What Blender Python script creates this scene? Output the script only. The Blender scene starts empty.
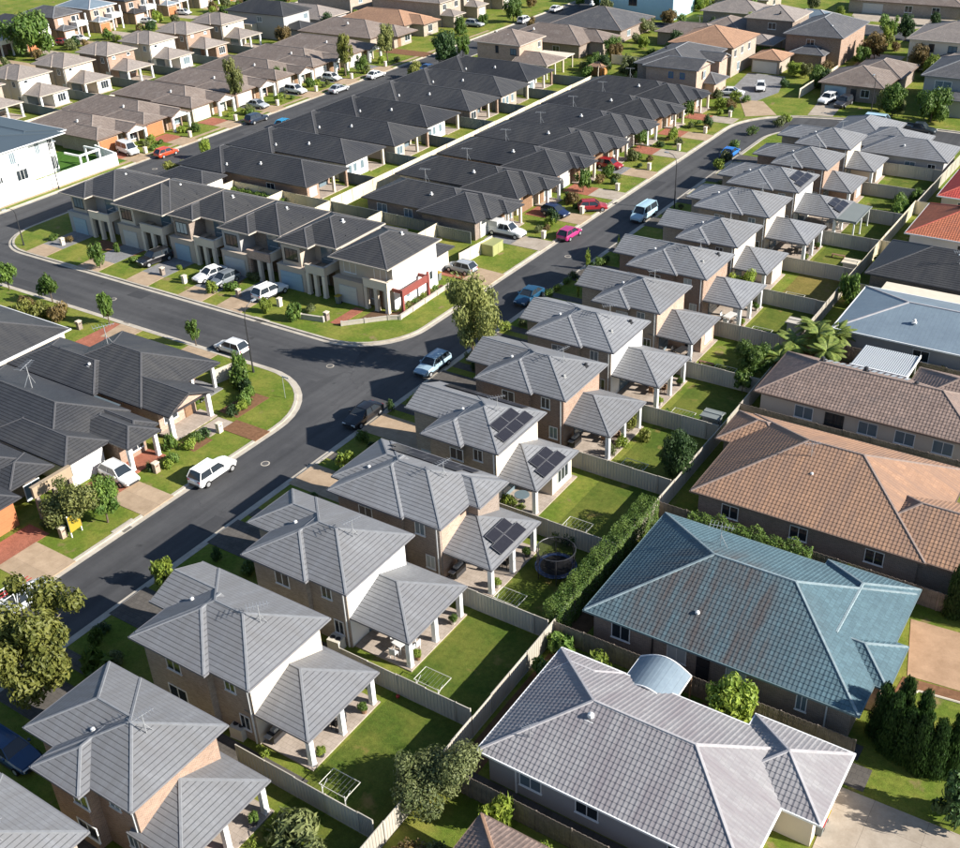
import bpy, math, random
from mathutils import Vector, Matrix
rnd = random.Random(11)
R_ = math.radians
scene = bpy.context.scene
COL = scene.collection

# ------------------------------------------------------------------ camera
F_PX, PITCH, ROLL, HC, YAW = 1093.12, R_(31.2534), R_(-2.538), 53.5, R_(55.3)
def _w(a, b, c):                                   # photo frame (right, ahead, up) -> world
    return Vector((a*math.sin(YAW) - b*math.cos(YAW), a*math.cos(YAW) + b*math.sin(YAW), c))
_c, _s, _cp, _sp = math.cos(ROLL), math.sin(ROLL), math.cos(PITCH), math.sin(PITCH)
def at(px, py, z=0.0):                             # pixel of the photograph -> point at height z
    a, b = (px-480)/F_PX, -(py-424)/F_PX
    a, b = _c*a - _s*b, _s*a + _c*b
    d = _w(a, _cp + b*_sp, -_sp + b*_cp)
    t = (HC - z)/(-d.z)
    return Vector((d.x*t, d.y*t, z))
cam_d = bpy.data.cameras.new('camera'); cam = bpy.data.objects.new('camera', cam_d); COL.objects.link(cam)
cam_d.sensor_width = 36; cam_d.lens = 36*F_PX/960; cam_d.clip_start = .5; cam_d.clip_end = 6000
rt, up, fw = _w(_c, _s*_sp, _s*_cp), _w(-_s, _c*_sp, _c*_cp), _w(0, _cp, -_sp)
m = Matrix((rt, up, -fw)).transposed().to_4x4(); m.translation = (0, 0, HC)
cam.matrix_world = m
scene.camera = cam

# ------------------------------------------------------------------ light
SUN_EL, SUN_DIR = R_(28.5), Vector((1, .25, 0)).normalized()      # horizontal direction TOWARDS the sun
world = bpy.data.worlds.new('World'); scene.world = world; world.use_nodes = True
nt = world.node_tree; nt.nodes.clear()
sky = nt.nodes.new('ShaderNodeTexSky'); sky.sky_type = 'NISHITA'; sky.sun_disc = False
sky.sun_elevation = SUN_EL; sky.sun_rotation = math.atan2(SUN_DIR.x, SUN_DIR.y)
sky.air_density = 1.0; sky.dust_density = .4; sky.ozone_density = 2.5
bg = nt.nodes.new('ShaderNodeBackground'); bg.inputs['Strength'].default_value = .072
wo = nt.nodes.new('ShaderNodeOutputWorld')
nt.links.new(sky.outputs[0], bg.inputs[0]); nt.links.new(bg.outputs[0], wo.inputs[0])
sd = bpy.data.lights.new('sun', 'SUN'); sd.energy = 5.0; sd.angle = R_(.53); sd.color = (1, .945, .865)
so = bpy.data.objects.new('sun', sd); COL.objects.link(so); so.location = (0, 0, 120)
sv = SUN_DIR*math.cos(SUN_EL) + Vector((0, 0, math.sin(SUN_EL)))
so.rotation_euler = sv.to_track_quat('Z', 'Y').to_euler()
vs = scene.view_settings; vs.view_transform = 'Standard'; vs.look = 'None'; vs.gamma = 1; vs.exposure = 1.05
vs.use_curve_mapping = False
scene.cycles.max_bounces = 6; scene.cycles.transparent_max_bounces = 6

# ------------------------------------------------------------------ materials
MATS = {}
def new_mat(name, rough=.8, spec=.3):
    m = bpy.data.materials.new(name); m.use_nodes = True
    n = m.node_tree; b = n.nodes['Principled BSDF']
    b.inputs['Roughness'].default_value = rough; b.inputs['Specular IOR Level'].default_value = spec
    MATS[name] = m
    return m, n, b
def nd(n, t, **kw):
    x = n.nodes.new(t)
    for k, v in kw.items():
        if k in x.inputs: x.inputs[k].default_value = v
        else: setattr(x, k, v)
    return x
def rgba(c, k=1.0): return (c[0]*k, c[1]*k, c[2]*k, 1)
def mixc(n, fac, a, b, mode='MIX'):
    x = n.nodes.new('ShaderNodeMix'); x.data_type = 'RGBA'; x.blend_type = mode
    for s, v in ((0, fac), (6, a), (7, b)):
        if hasattr(v, 'links'): n.links.new(v, x.inputs[s])
        else: x.inputs[s].default_value = v
    return x.outputs[2]
def ramp(n, src, lo, hi):
    r = nd(n, 'ShaderNodeMapRange'); n.links.new(src, r.inputs[0])
    r.inputs[1].default_value = lo; r.inputs[2].default_value = hi
    return r.outputs[0]
def noise(n, scale, detail=4, coord=None, rough=.6):
    t = nd(n, 'ShaderNodeTexNoise', Scale=scale, Detail=detail, Roughness=rough)
    if coord is None:
        g = n.nodes.get('posn')
        if not g: g = n.nodes.new('ShaderNodeNewGeometry'); g.name = 'posn'
        coord = g.outputs['Position']
    n.links.new(coord, t.inputs['Vector'])
    return t.outputs[0]
def bump(n, b, src, strength=.3, dist=.02):
    x = nd(n, 'ShaderNodeBump', Strength=strength, Distance=dist)
    n.links.new(src, x.inputs['Height']); n.links.new(x.outputs[0], b.inputs['Normal'])
VARY = ('steel_fence', 'steel_green', 'steel_cream', 'timber_fence', 'white_paint', 'render_cream')
def obj_vary(n, col, lo, hi):
    oi = nd(n, 'ShaderNodeObjectInfo'); r = nd(n, 'ShaderNodeMapRange'); n.links.new(oi.outputs['Random'], r.inputs[0]); r.inputs[3].default_value = lo; r.inputs[4].default_value = hi
    hs = nd(n, 'ShaderNodeHueSaturation'); n.links.new(col, hs.inputs['Color']); n.links.new(r.outputs[0], hs.inputs['Value']); return hs.outputs[0]
def paint(name, c, rough=.7, var=.12, scale=.9, spec=.3, metal=0, dirt=None):
    m, n, b = new_mat(name, rough, spec); b.inputs['Metallic'].default_value = metal
    f = ramp(n, noise(n, scale, 5), .3, .7)
    col = mixc(n, f, rgba(c, 1-var), rgba(c, 1+var))
    f2 = ramp(n, noise(n, 14, 3), .3, .7)
    col = mixc(n, .25, col, mixc(n, f2, rgba(c, 1-2*var), rgba(c, 1+var)))
    if dirt:
        f3 = ramp(n, noise(n, .5, 6, rough=.7), .5, .72)
        col = mixc(n, f3, col, rgba(dirt))
    if name in VARY: col = obj_vary(n, col, .86, 1.10)
    n.links.new(col, b.inputs['Base Color'])
    return m
def tile_mat(name, c, course, tw=.3, var=.10, stain=None, stain_lo=.52, stain_hi=.72, joint=.55, rough=.75, scale=.45, streak=None, patch=None):
    m, n, b = new_mat(name, rough, .35)
    uv = nd(n, 'ShaderNodeUVMap'); uv.uv_map = 'uv'
    br = nd(n, 'ShaderNodeTexBrick'); br.offset = .5
    for k, v in (('Color1', rgba(c, 1-var)), ('Color2', rgba(c, 1+var)), ('Mortar', rgba(c, joint)), ('Scale', 1.0),
                 ('Mortar Size', .012), ('Mortar Smooth', .3), ('Brick Width', tw), ('Row Height', course)):
        br.inputs[k].default_value = v
    n.links.new(uv.outputs[0], br.inputs[0])
    f = ramp(n, noise(n, scale, 6, rough=.65), .3, .72)
    col = mixc(n, f, br.outputs[0], mixc(n, 1.0, br.outputs[0], (.80, .80, .82, 1), 'MULTIPLY'))
    f1 = ramp(n, noise(n, 3.2, 5, rough=.7), .42, .70)
    col = mixc(n, f1, col, mixc(n, 1.0, col, (1.14, 1.13, 1.10, 1), 'MULTIPLY'))
    if stain:
        f2 = ramp(n, noise(n, .55, 8, rough=.72), stain_lo, stain_hi)
        if streak:
            mp = nd(n, 'ShaderNodeMapping'); mp.inputs['Scale'].default_value = (1.1, .16, 1); n.links.new(uv.outputs[0], mp.inputs[0])
            f5 = ramp(n, noise(n, 1.0, 7, mp.outputs[0], .75), .34, .60); f6 = ramp(n, noise(n, .085, 2), .36, .54)
            mm = nd(n, 'ShaderNodeMath'); mm.operation = 'MULTIPLY'; n.links.new(f5, mm.inputs[0]); f2 = mm.outputs[0]
            if patch:
                vd = nd(n, 'ShaderNodeVectorMath'); vd.operation = 'DISTANCE'; n.links.new(n.nodes['posn'].outputs['Position'], vd.inputs[0]); vd.inputs[1].default_value = patch[:3]
                ad = nd(n, 'ShaderNodeMath'); ad.operation = 'MULTIPLY_ADD'; n.links.new(f6, ad.inputs[0]); ad.inputs[1].default_value = -3.5; n.links.new(vd.outputs['Value'], ad.inputs[2]); f6 = ramp(n, ad.outputs[0], patch[3], patch[3]-5.5)
            n.links.new(f6, mm.inputs[1])
        col = mixc(n, f2, col, rgba(stain))
    col = obj_vary(n, col, .88, 1.12)
    n.links.new(col, b.inputs['Base Color'])
    bump(n, b, br.outputs['Fac'], -.4, .01)
    return m
def brick_mat(name, c, var=.16, mortar=(.45, .42, .38)):
    m, n, b = new_mat(name, .85, .2)
    uv = nd(n, 'ShaderNodeUVMap'); uv.uv_map = 'uv'
    br = nd(n, 'ShaderNodeTexBrick'); br.offset = .5
    for k, v in (('Color1', rgba(c, 1-var)), ('Color2', rgba(c, 1+var)), ('Mortar', rgba(mortar)), ('Scale', 1.0),
                 ('Mortar Size', .006), ('Mortar Smooth', .2), ('Brick Width', .24), ('Row Height', .086)):
        br.inputs[k].default_value = v
    n.links.new(uv.outputs[0], br.inputs[0])
    f = ramp(n, noise(n, .7, 5), .3, .7)
    n.links.new(mixc(n, f, br.outputs[0], mixc(n, 1.0, br.outputs[0], (.84, .83, .82, 1), 'MULTIPLY')), b.inputs['Base Color'])
    bump(n, b, br.outputs['Fac'], -.3, .008)
    return m
def grass_mat(name, g, dry, patch_lo, patch_hi, bare=None):
    m, n, b = new_mat(name, .9, .12)
    f = ramp(n, noise(n, .22, 7, rough=.7), patch_lo, patch_hi)
    f2 = ramp(n, noise(n, 2.6, 6, rough=.75), .30, .70)
    a = mixc(n, f2, rgba(g, .68), rgba(g, 1.25))
    d = mixc(n, f2, rgba(dry, .75), rgba(dry, 1.2))
    col = mixc(n, f, a, d)
    f3 = ramp(n, noise(n, 11, 5, rough=.8), .25, .75)
    col = mixc(n, f3, mixc(n, 1.0, col, (.58, .62, .55, 1), 'MULTIPLY'), mixc(n, 1.0, col, (1.25, 1.22, 1.1, 1), 'MULTIPLY'))
    if bare:
        f4 = ramp(n, noise(n, .42, 5, rough=.6), .60, .70)
        col = mixc(n, f4, col, rgba(bare))
    n.links.new(col, b.inputs['Base Color'])
    bump(n, b, noise(n, 16, 6, rough=.8), .9, .06)
    return m
def leaf_mat(name, c1, c2):
    m, n, b = new_mat(name, .55, .35)
    at_ = nd(n, 'ShaderNodeAttribute'); at_.attribute_name = 'leaf'
    oi = nd(n, 'ShaderNodeObjectInfo')
    col = mixc(n, at_.outputs['Fac'], rgba(c1), rgba(c2))
    hs = nd(n, 'ShaderNodeHueSaturation')
    n.links.new(col, hs.inputs['Color'])
    r = nd(n, 'ShaderNodeMapRange'); n.links.new(oi.outputs['Random'], r.inputs[0]); r.inputs[3].default_value = .75; r.inputs[4].default_value = 1.22
    n.links.new(r.outputs[0], hs.inputs['Value'])
    n.links.new(hs.outputs[0], b.inputs['Base Color'])
    tr = nd(n, 'ShaderNodeBsdfTranslucent'); n.links.new(hs.outputs[0], tr.inputs[0])
    mx = nd(n, 'ShaderNodeMixShader'); mx.inputs[0].default_value = .30
    n.links.new(b.outputs[0], mx.inputs[1]); n.links.new(tr.outputs[0], mx.inputs[2])
    n.links.new(mx.outputs[0], n.nodes['Material Output'].inputs[0])
    return m

# roofs
tile_mat('tile_grey', (.200, .207, .219), .33, var=.05, joint=.8, stain=(.155, .155, .158), streak=1)
tile_mat('tile_black', (.043, .0445, .049), .33, var=.10, stain=(.062, .061, .06), streak=1, rough=.55)
tile_mat('tile_brown', (.205, .165, .14), .33, stain=(.25, .215, .19))
tile_mat('tile_tan', (.27, .235, .21), .33, stain=(.20, .18, .165))
tile_mat('tile_orange', (.36, .215, .135), .33, stain=(.28, .17, .11), stain_lo=.5, stain_hi=.8)
tile_mat('tile_apricot', (.37, .215, .13), .34, tw=.3, stain=(.24, .15, .105), var=.12, streak=1)
tile_mat('tile_umber', (.24, .175, .145), .34, tw=.3, stain=(.16, .125, .11), stain_lo=.5, stain_hi=.7, var=.18)
tile_mat('tile_teal', (.078, .135, .160), .34, tw=.3, stain=(.072, .065, .064), var=.12, streak=1, patch=(-18.5, 53.2, 3.4, 7.5))
tile_mat('tile_pale', (.315, .31, .312), .34, tw=.3, stain=(.22, .20, .21), var=.08, streak=1, joint=.7)
tile_mat('tile_terracotta', (.50, .17, .09), .33, stain=(.36, .14, .09))
tile_mat('tile_red', (.42, .07, .055), .33)
tile_mat('tile_charcoal', (.10, .10, .105), .33, stain=(.14, .135, .13))
tile_mat('metal_blue', (.175, .225, .265), 60, tw=.42, var=.02, joint=.72, rough=.42)
paint('metal_slate', (.065, .085, .098), .45, .06, .4, .5)
paint('metal_light', (.30, .32, .335), .4, .05, .5, .5)
paint('cap_grey', (.195, .202, .214), .8, .15, 3)
paint('cap_black', (.085, .085, .09), .8, .15, 3)
paint('cap_brown', (.24, .20, .175), .8, .15, 3)
paint('cap_orange', (.42, .25, .16), .8, .2, 3)
paint('cap_umber', (.26, .20, .17), .8, .2, 3)
paint('cap_teal', (.22, .28, .30), .8, .25, 2)
paint('cap_pale', (.40, .385, .39), .8, .15, 2)
paint('cap_red', (.42, .10, .07), .8, .15, 2)
# walls
brick_mat('brick_brown', (.235, .15, .11)); brick_mat('brick_tan', (.36, .295, .235)); brick_mat('brick_rust', (.31, .20, .14))
brick_mat('brick_mud', (.24, .185, .15)); brick_mat('brick_pink', (.44, .30, .225))
paint('render_cream', (.66, .57, .46), .85, .06, .6); paint('render_white', (.80, .78, .73), .8, .04, .6)
paint('render_grey', (.36, .35, .345), .85, .07, .6); paint('render_taupe', (.46, .385, .31), .85, .07, .6)
paint('white_paint', (.78, .78, .76), .5, .03, 2, .4); paint('cream_paint', (.62, .55, .44), .7, .08, 1.2)
paint('render_bright', (.82, .82, .80), .8, .03, .4)
paint('render_skyblue', (.42, .60, .68), .7, .04, .4)
paint('red_paint', (.22, .06, .05), .6, .1, 2); paint('orange_door', (.42, .16, .07), .6, .08, 2)
paint('gutter_grey', (.17, .17, .18), .5, .1, 2, .4); paint('gutter_dark', (.05, .05, .055), .5, .1, 2, .4)
paint('gutter_cream', (.46, .40, .335), .5, .06, 2, .4); paint('gutter_white', (.75, .75, .74), .45, .04, 2, .4)
paint('gutter_brown', (.17, .12, .095), .5, .1, 2, .4); paint('gutter_teal', (.13, .19, .21), .5, .1, 2, .4)
paint('steel_fence', (.46, .42, .355), .55, .05, .6, .4); paint('steel_green', (.19, .21, .20), .55, .06, .6, .4)
paint('steel_cream', (.66, .58, .44), .6, .07, .6, .4)
paint('timber_fence', (.235, .195, .165), .9, .3, 2.2, .1); paint('timber', (.22, .13, .075), .8, .25, 3)
paint('timber_orange', (.45, .20, .07), .8, .2, 3)
paint('garage_door', (.50, .49, .46), .5, .04, 1, .4); paint('garage_blue', (.30, .40, .46), .5, .04, 1, .4)
paint('dark_metal', (.03, .03, .033), .45, .1, 4, .5); paint('alu', (.55, .56, .57), .35, .05, 4, .5, .6)
paint('plastic_grey', (.35, .35, .34), .5, .05, 4); paint('ac_beige', (.58, .54, .45), .5, .05, 4)
paint('plastic_white', (.62, .62, .61), .45, .03, 4); paint('plastic_yellow', (.36, .26, .03), .5, .05, 4)
paint('plastic_red', (.33, .03, .03), .5, .05, 4); paint('plastic_teal', (.05, .38, .38), .5, .05, 4)
paint('plastic_blue', (.04, .14, .36), .45, .05, 4); paint('rubber', (.02, .02, .02), .9, .1, 6, .1)
paint('bark', (.13, .10, .075), .95, .3, 3, .1); paint('bark_pale', (.30, .26, .21), .9, .3, 3, .1)
paint('pad_navy', (.02, .04, .10), .5, .1, 4); paint('line_frame', (.50, .49, .42), .5, .05, 4); paint('box_green', (.30, .31, .13), .6, .05, 2)
paint('fascia_tan', (.33, .255, .175), .8, .08, 1); paint('stone_wall', (.44, .40, .34), .9, .15, 2)
m, n, b = new_mat('glass', .06, .6); b.inputs['Base Color'].default_value = (.025, .032, .04, 1)
m, n, b = new_mat('glass_pale', .1, .6); b.inputs['Base Color'].default_value = (.14, .19, .22, 1)
m, n, b = new_mat('blind', .5, .4); b.inputs['Base Color'].default_value = (.42, .45, .45, 1)
m, n, b = new_mat('solar', .3, .25)
uvn = nd(n, 'ShaderNodeUVMap'); uvn.uv_map = 'uv'
br = nd(n, 'ShaderNodeTexBrick'); br.offset = 0
for k, v in (('Color1', (.020, .020, .026, 1)), ('Color2', (.024, .024, .031, 1)), ('Mortar', (.032, .033, .04, 1)), ('Scale', 1), ('Mortar Size', .004), ('Brick Width', .16), ('Row Height', .16)): br.inputs[k].default_value = v
n.links.new(uvn.outputs[0], br.inputs[0]); n.links.new(br.outputs[0], b.inputs['Base Color'])
m, n, b = new_mat('car_paint', .28, .5); oi = nd(n, 'ShaderNodeObjectInfo'); n.links.new(oi.outputs['Color'], b.inputs['Base Color']); b.inputs['Coat Weight'].default_value = .5
m, n, b = new_mat('net', .8, .1); b.inputs['Base Color'].default_value = (.02, .02, .022, 1); b.inputs['Alpha'].default_value = .45
m, n, b = new_mat('lamp_white', .2, .5); b.inputs['Base Color'].default_value = (.7, .7, .68, 1)
m, n, b = new_mat('lamp_red', .2, .5); b.inputs['Base Color'].default_value = (.35, .02, .02, 1)
# ground
def asphalt(name, stretch):
    m, n, b = new_mat(name, .85, .25)
    f = ramp(n, noise(n, .085, 7, rough=.62), .36, .64); f2 = ramp(n, noise(n, 1.3, 6, rough=.75), .3, .7); f3 = ramp(n, noise(n, 30, 3), .2, .8)
    col = mixc(n, f, (.062, .063, .066, 1), (.094, .094, .095, 1)); col = mixc(n, f2, mixc(n, 1.0, col, (.84, .84, .85, 1), 'MULTIPLY'), col)
    col = mixc(n, f3, mixc(n, 1.0, col, (.8, .8, .8, 1), 'MULTIPLY'), mixc(n, 1.0, col, (1.2, 1.2, 1.2, 1), 'MULTIPLY'))
    gp = n.nodes['posn'].outputs['Position']
    mp = nd(n, 'ShaderNodeMapping'); mp.inputs['Scale'].default_value = stretch; n.links.new(gp, mp.inputs[0])
    tr = ramp(n, noise(n, 1.0, 5, mp.outputs[0], .6), .40, .66)                       # tyre wear along the lane
    col = mixc(n, tr, col, mixc(n, 1.0, col, (.72, .72, .73, 1), 'MULTIPLY'))
    oil = ramp(n, noise(n, .55, 4, rough=.5), .66, .74); col = mixc(n, oil, col, mixc(n, 1.0, col, (.62, .62, .62, 1), 'MULTIPLY'))
    vo = nd(n, 'ShaderNodeTexVoronoi', Scale=.13); vo.feature = 'DISTANCE_TO_EDGE'
    wv = nd(n, 'ShaderNodeVectorMath'); wv.operation = 'ADD'
    n2t = nd(n, 'ShaderNodeTexNoise', Scale=.7, Detail=4); n.links.new(gp, n2t.inputs['Vector'])
    sc = nd(n, 'ShaderNodeVectorMath'); sc.operation = 'SCALE'; sc.inputs['Scale'].default_value = 2.2; n.links.new(n2t.outputs['Color'], sc.inputs[0])
    n.links.new(gp, wv.inputs[0]); n.links.new(sc.outputs[0], wv.inputs[1]); n.links.new(wv.outputs[0], vo.inputs['Vector'])
    col = mixc(n, ramp(n, vo.outputs['Distance'], 0, .006), (.055, .055, .057, 1), col)
    n.links.new(col, b.inputs['Base Color']); bump(n, b, noise(n, 40, 3), .4, .01)
asphalt('asphalt', (.9, .035, 1)); asphalt('asphalt_side', (.035, .9, 1))
def slab_mat(name, c, joint, w, h, var=.08, stain=None):
    m, n, b = new_mat(name, .9, .2)
    g = n.nodes.new('ShaderNodeNewGeometry'); g.name = 'posn'
    br = nd(n, 'ShaderNodeTexBrick'); br.offset = .5 if w < 1 else 0
    for k, v in (('Color1', rgba(c, 1-var)), ('Color2', rgba(c, 1+var)), ('Mortar', rgba(joint)), ('Scale', 1), ('Mortar Size', .012), ('Brick Width', w), ('Row Height', h)): br.inputs[k].default_value = v
    n.links.new(g.outputs['Position'], br.inputs[0])
    f = ramp(n, noise(n, .8, 6, rough=.7), .35, .7)
    col = mixc(n, f, br.outputs[0], mixc(n, 1.0, br.outputs[0], (.72, .70, .67, 1), 'MULTIPLY'))
    if stain: col = mixc(n, ramp(n, noise(n, .5, 6, rough=.7), .5, .75), col, rgba(stain))
    f2 = ramp(n, noise(n, 9, 4), .3, .7)
    col = mixc(n, f2, mixc(n, 1.0, col, (.9, .9, .9, 1), 'MULTIPLY'), col)
    n.links.new(col, b.inputs['Base Color']); return m
slab_mat('concrete', (.43, .37, .30), (.24, .20, .165), 3.1, 3.1, .05)
slab_mat('kerb_concrete', (.50, .455, .385), (.33, .30, .26), 2.4, 9, .05)
slab_mat('driveway_tan', (.44, .33, .225), (.29, .22, .16), 2.8, 2.8, .06)
slab_mat('paver_red', (.40, .15, .095), (.27, .11, .075), .23, .115, .14)
slab_mat('paver_grey', (.25, .25, .255), (.16, .16, .16), .3, .3, .08)
slab_mat('paver_beige', (.46, .39, .33), (.32, .27, .23), .4, .4, .06)
slab_mat('path_dark', (.115, .105, .095), (.07, .065, .06), .4, .4, .1)
slab_mat('gravel_tan', (.45, .30, .19), (.45, .30, .19), 5, 5, .04)
paint('soil', (.14, .085, .05), .95, .3, 2.0, .1); paint('mulch', (.19, .10, .055), .95, .3, 3, .1)
grass_mat('grass', (.125, .180, .026), (.28, .260, .064), .42, .70, bare=(.25, .18, .09))
grass_mat('grass_lush', (.078, .122, .020), (.165, .175, .038), .40, .66, bare=(.24, .18, .06))
grass_mat('grass_dry', (.15, .135, .035), (.235, .185, .06), .38, .62, bare=(.22, .15, .07))
grass_mat('grass_turf', (.06, .15, .025), (.08, .16, .03), .4, .7)
# leaves
leaf_mat('leaf_green', (0.058, 0.123, 0.020), (0.174, 0.254, 0.049)); leaf_mat('leaf_dark', (0.023, 0.058, 0.017), (0.072, 0.123, 0.035))
leaf_mat('leaf_lime', (0.123, 0.196, 0.026), (0.334, 0.392, 0.061)); leaf_mat('leaf_gum', (.105, .130, .038), (.30, .31, .095))
leaf_mat('leaf_gold', (.105, .128, .025), (.31, .31, .07)); leaf_mat('leaf_olive', (.080, .105, .036), (.215, .235, .090))
leaf_mat('leaf_rust', (.115, .085, .032), (.27, .19, .07)); leaf_mat('leaf_cypress', (0.016, 0.044, 0.010), (0.055, 0.111, 0.021))
leaf_mat('leaf_palm', (0.080, 0.138, 0.026), (0.246, 0.290, 0.065)); leaf_mat('flower_pink', (.35, .10, .14), (.5, .3, .3))

# ------------------------------------------------------------------ mesh building
class MB:
    def __init__(s): s.v, s.f, s.uv = [], [], []
    def face(s, pts, uv=None):
        i = len(s.v); s.v += [tuple(p) for p in pts]; s.f.append(tuple(range(i, i+len(pts))))
        if uv is None:
            a, b_, c = Vector(pts[0]), Vector(pts[1]), Vector(pts[2]); nn = (b_-a).cross(c-a)
            ax = max(range(3), key=lambda k: abs(nn[k]))
            q = {0: (1, 2), 1: (0, 2), 2: (0, 1)}[ax]
            uv = [(p[q[0]], p[q[1]]) for p in pts]
        s.uv.append(uv)
    def box(s, x0, x1, y0, y1, z0, z1):
        A = [(x0, y0, z0), (x1, y0, z0), (x1, y1, z0), (x0, y1, z0), (x0, y0, z1), (x1, y0, z1), (x1, y1, z1), (x0, y1, z1)]
        for q in ((0, 1, 5, 4), (1, 2, 6, 5), (2, 3, 7, 6), (3, 0, 4, 7), (4, 5, 6, 7), (3, 2, 1, 0)): s.face([A[k] for k in q])
    def bar(s, p, q, r=.03, n=5, r2=None):
        p, q = Vector(p), Vector(q); d = (q-p)
        if d.length < 1e-6: return
        d.normalize(); a = d.orthogonal().normalized(); c = d.cross(a); r2 = r if r2 is None else r2
        P = [p + (a*math.cos(t*2*math.pi/n) + c*math.sin(t*2*math.pi/n))*r for t in range(n)]
        Q = [q + (a*math.cos(t*2*math.pi/n) + c*math.sin(t*2*math.pi/n))*r2 for t in range(n)]
        for k in range(n): s.face([P[k], P[(k+1) % n], Q[(k+1) % n], Q[k]])
        s.face(Q); s.face(P[::-1])
    def mesh(s, name, mat, off=(0, 0, 0), smooth=False):
        me = bpy.data.meshes.new(name)
        me.from_pydata([(v[0]-off[0], v[1]-off[1], v[2]-off[2]) for v in s.v], [], s.f)
        ul = me.uv_layers.new(name='uv')
        ul.data.foreach_set('uv', [c for u in s.uv for q in u for c in q])
        me.materials.append(MATS[mat] if isinstance(mat, str) else mat)
        if smooth: me.polygons.foreach_set('use_smooth', [True]*len(me.polygons))
        return me
    def obj(s, name, mat, parent=None, off=(0, 0, 0), smooth=False):
        return link(name, s.mesh(name, mat, off, smooth), parent)
def link(name, me, parent=None, loc=(0, 0, 0), rz=0, scale=None):
    o = bpy.data.objects.new(name, me); COL.objects.link(o); o.parent = parent
    o.location = loc
    if rz: o.rotation_euler = (0, 0, rz)
    if scale is not None: o.scale = scale
    return o
def tag(o, label, cat, group=None):
    o['label'] = label; o['category'] = cat
    if group: o['group'] = group
    return o
def thing(name, label, cat, loc=(0, 0, 0), rz=0, group=None):
    o = link(name, None, None, loc, rz); o.empty_display_size = .3
    return tag(o, label, cat, group)
def struct(name, mb, mat):
    o = mb.obj(name, mat); o['kind'] = 'structure'; return o
def copy_tree(o, parent=None, loc=None, rz=None):
    c = o.copy(); COL.objects.link(c); c.parent = parent
    if loc is not None: c.location = loc
    if rz is not None: c.rotation_euler = (0, 0, rz)
    for ch in list(o.children): copy_tree(ch, c)
    return c
ORD = ['zeroth', 'first', 'second', 'third', 'fourth', 'fifth', 'sixth', 'seventh', 'eighth', 'ninth', 'tenth', 'eleventh', 'twelfth', 'thirteenth', 'fourteenth', 'fifteenth']

# ------------------------------------------------------------------ ground, roads, blocks
g = MB(); g.face([(-3000, -3000, -.4), (3000, -3000, -.4), (3000, 3000, -.4), (-3000, 3000, -.4)]); struct('ground', g, 'grass')
g = MB(); g.face([(-420, -120, -.13), (120, -120, -.13), (120, 420, -.13), (-420, 420, -.13)]); struct('road', g, 'asphalt')
g = MB(); g.face([(-134.0, 71.3, -.127), (-69.5, 71.3, -.127), (-68.0, 75, -.127), (-69.5, 78.5, -.127), (-134.0, 78.5, -.127)]); struct('road', g, 'asphalt_side')
def rounded(poly):
    """poly: (x, y, radius) corners, counter-clockwise"""
    out = []
    N = len(poly)
    for i, (x, y, r) in enumerate(poly):
        p = Vector((x, y)); a = Vector(poly[i-1][:2]); c = Vector(poly[(i+1) % N][:2])
        if r <= 0: out.append(p); continue
        u, w = (a-p).normalized(), (c-p).normalized()
        half = math.acos(max(-1, min(1, u.dot(w))))/2; d = r/math.tan(half)
        s, e = p+u*d, p+w*d; ctr = p + (u+w).normalized()*(r/math.sin(half))
        a0 = math.atan2(s.y-ctr.y, s.x-ctr.x); a1 = math.atan2(e.y-ctr.y, e.x-ctr.x)
        da = (a1-a0+math.pi) % (2*math.pi) - math.pi
        for k in range(11): t = a0+da*k/10; out.append(ctr + Vector((math.cos(t), math.sin(t)))*r)
    return out
def block(poly, mat='grass'):
    P = rounded(poly); mb = MB(); mb.face([(p.x, p.y, 0) for p in P])
    for i, p in enumerate(P): q = P[(i+1) % len(P)]; mb.face([(p.x, p.y, -.13), (q.x, q.y, -.13), (q.x, q.y, 0), (p.x, p.y, 0)])
    struct('lawn', mb, mat)
    kb = MB()
    N = len(P)
    def off(i, d):
        a, p, c = P[i-1], P[i], P[(i+1) % N]
        u, w = (p-a).normalized(), (c-p).normalized()
        nn = Vector((u.y+w.y, -u.x-w.x)); nn = nn/max(nn.length, 1e-6); k = max(.5, nn.dot(Vector((u.y, -u.x))))
        return p + nn*d/k
    for i in range(N):
        j = (i+1) % N
        if (P[i]-P[j]).length < 1e-5: continue
        i0, i1, o0, o1 = off(i, -.16), off(j, -.16), off(i, .14), off(j, .14)
        g0, g1 = off(i, .62), off(j, .62)
        T = .022; kb.face([(i0.x, i0.y, T), (o0.x, o0.y, T), (o1.x, o1.y, T), (i1.x, i1.y, T)])
        kb.face([(o0.x, o0.y, T), (o0.x, o0.y, -.11), (o1.x, o1.y, -.11), (o1.x, o1.y, T)])
        kb.face([(o0.x, o0.y, -.112), (g0.x, g0.y, -.122), (g1.x, g1.y, -.122), (o1.x, o1.y, -.112)])
        kb.face([(i0.x, i0.y, -.02), (i0.x, i0.y, T), (i1.x, i1.y, T), (i1.x, i1.y, -.02)])
    struct('kerb', kb, 'kerb_concrete')
block([(-134.3, 79.2, 7), (-67.0, 79.2, 7.5), (-66.8, 181.5, 13), (-50, 185.6, 16), (120, 185.3, 0), (120, 420, 0), (-134.3, 420, 0)])
block([(-59.2, -120, 0), (120, -120, 0), (120, 177.6, 0), (-59.2, 177.6, 9)])
block([(-134.3, -120, 0), (-66.9, -120, 0), (-66.9, 70.6, 8.5), (-134.3, 70.6, 7)])
block([(-205, -120, 0), (-143.6, -120, 0), (-143.6, 420, 0), (-205, 420, 0)])
block([(-420, -120, 0), (-213, -120, 0), (-213, 420, 0), (-420, 420, 0)])
_lv = [0]
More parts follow.
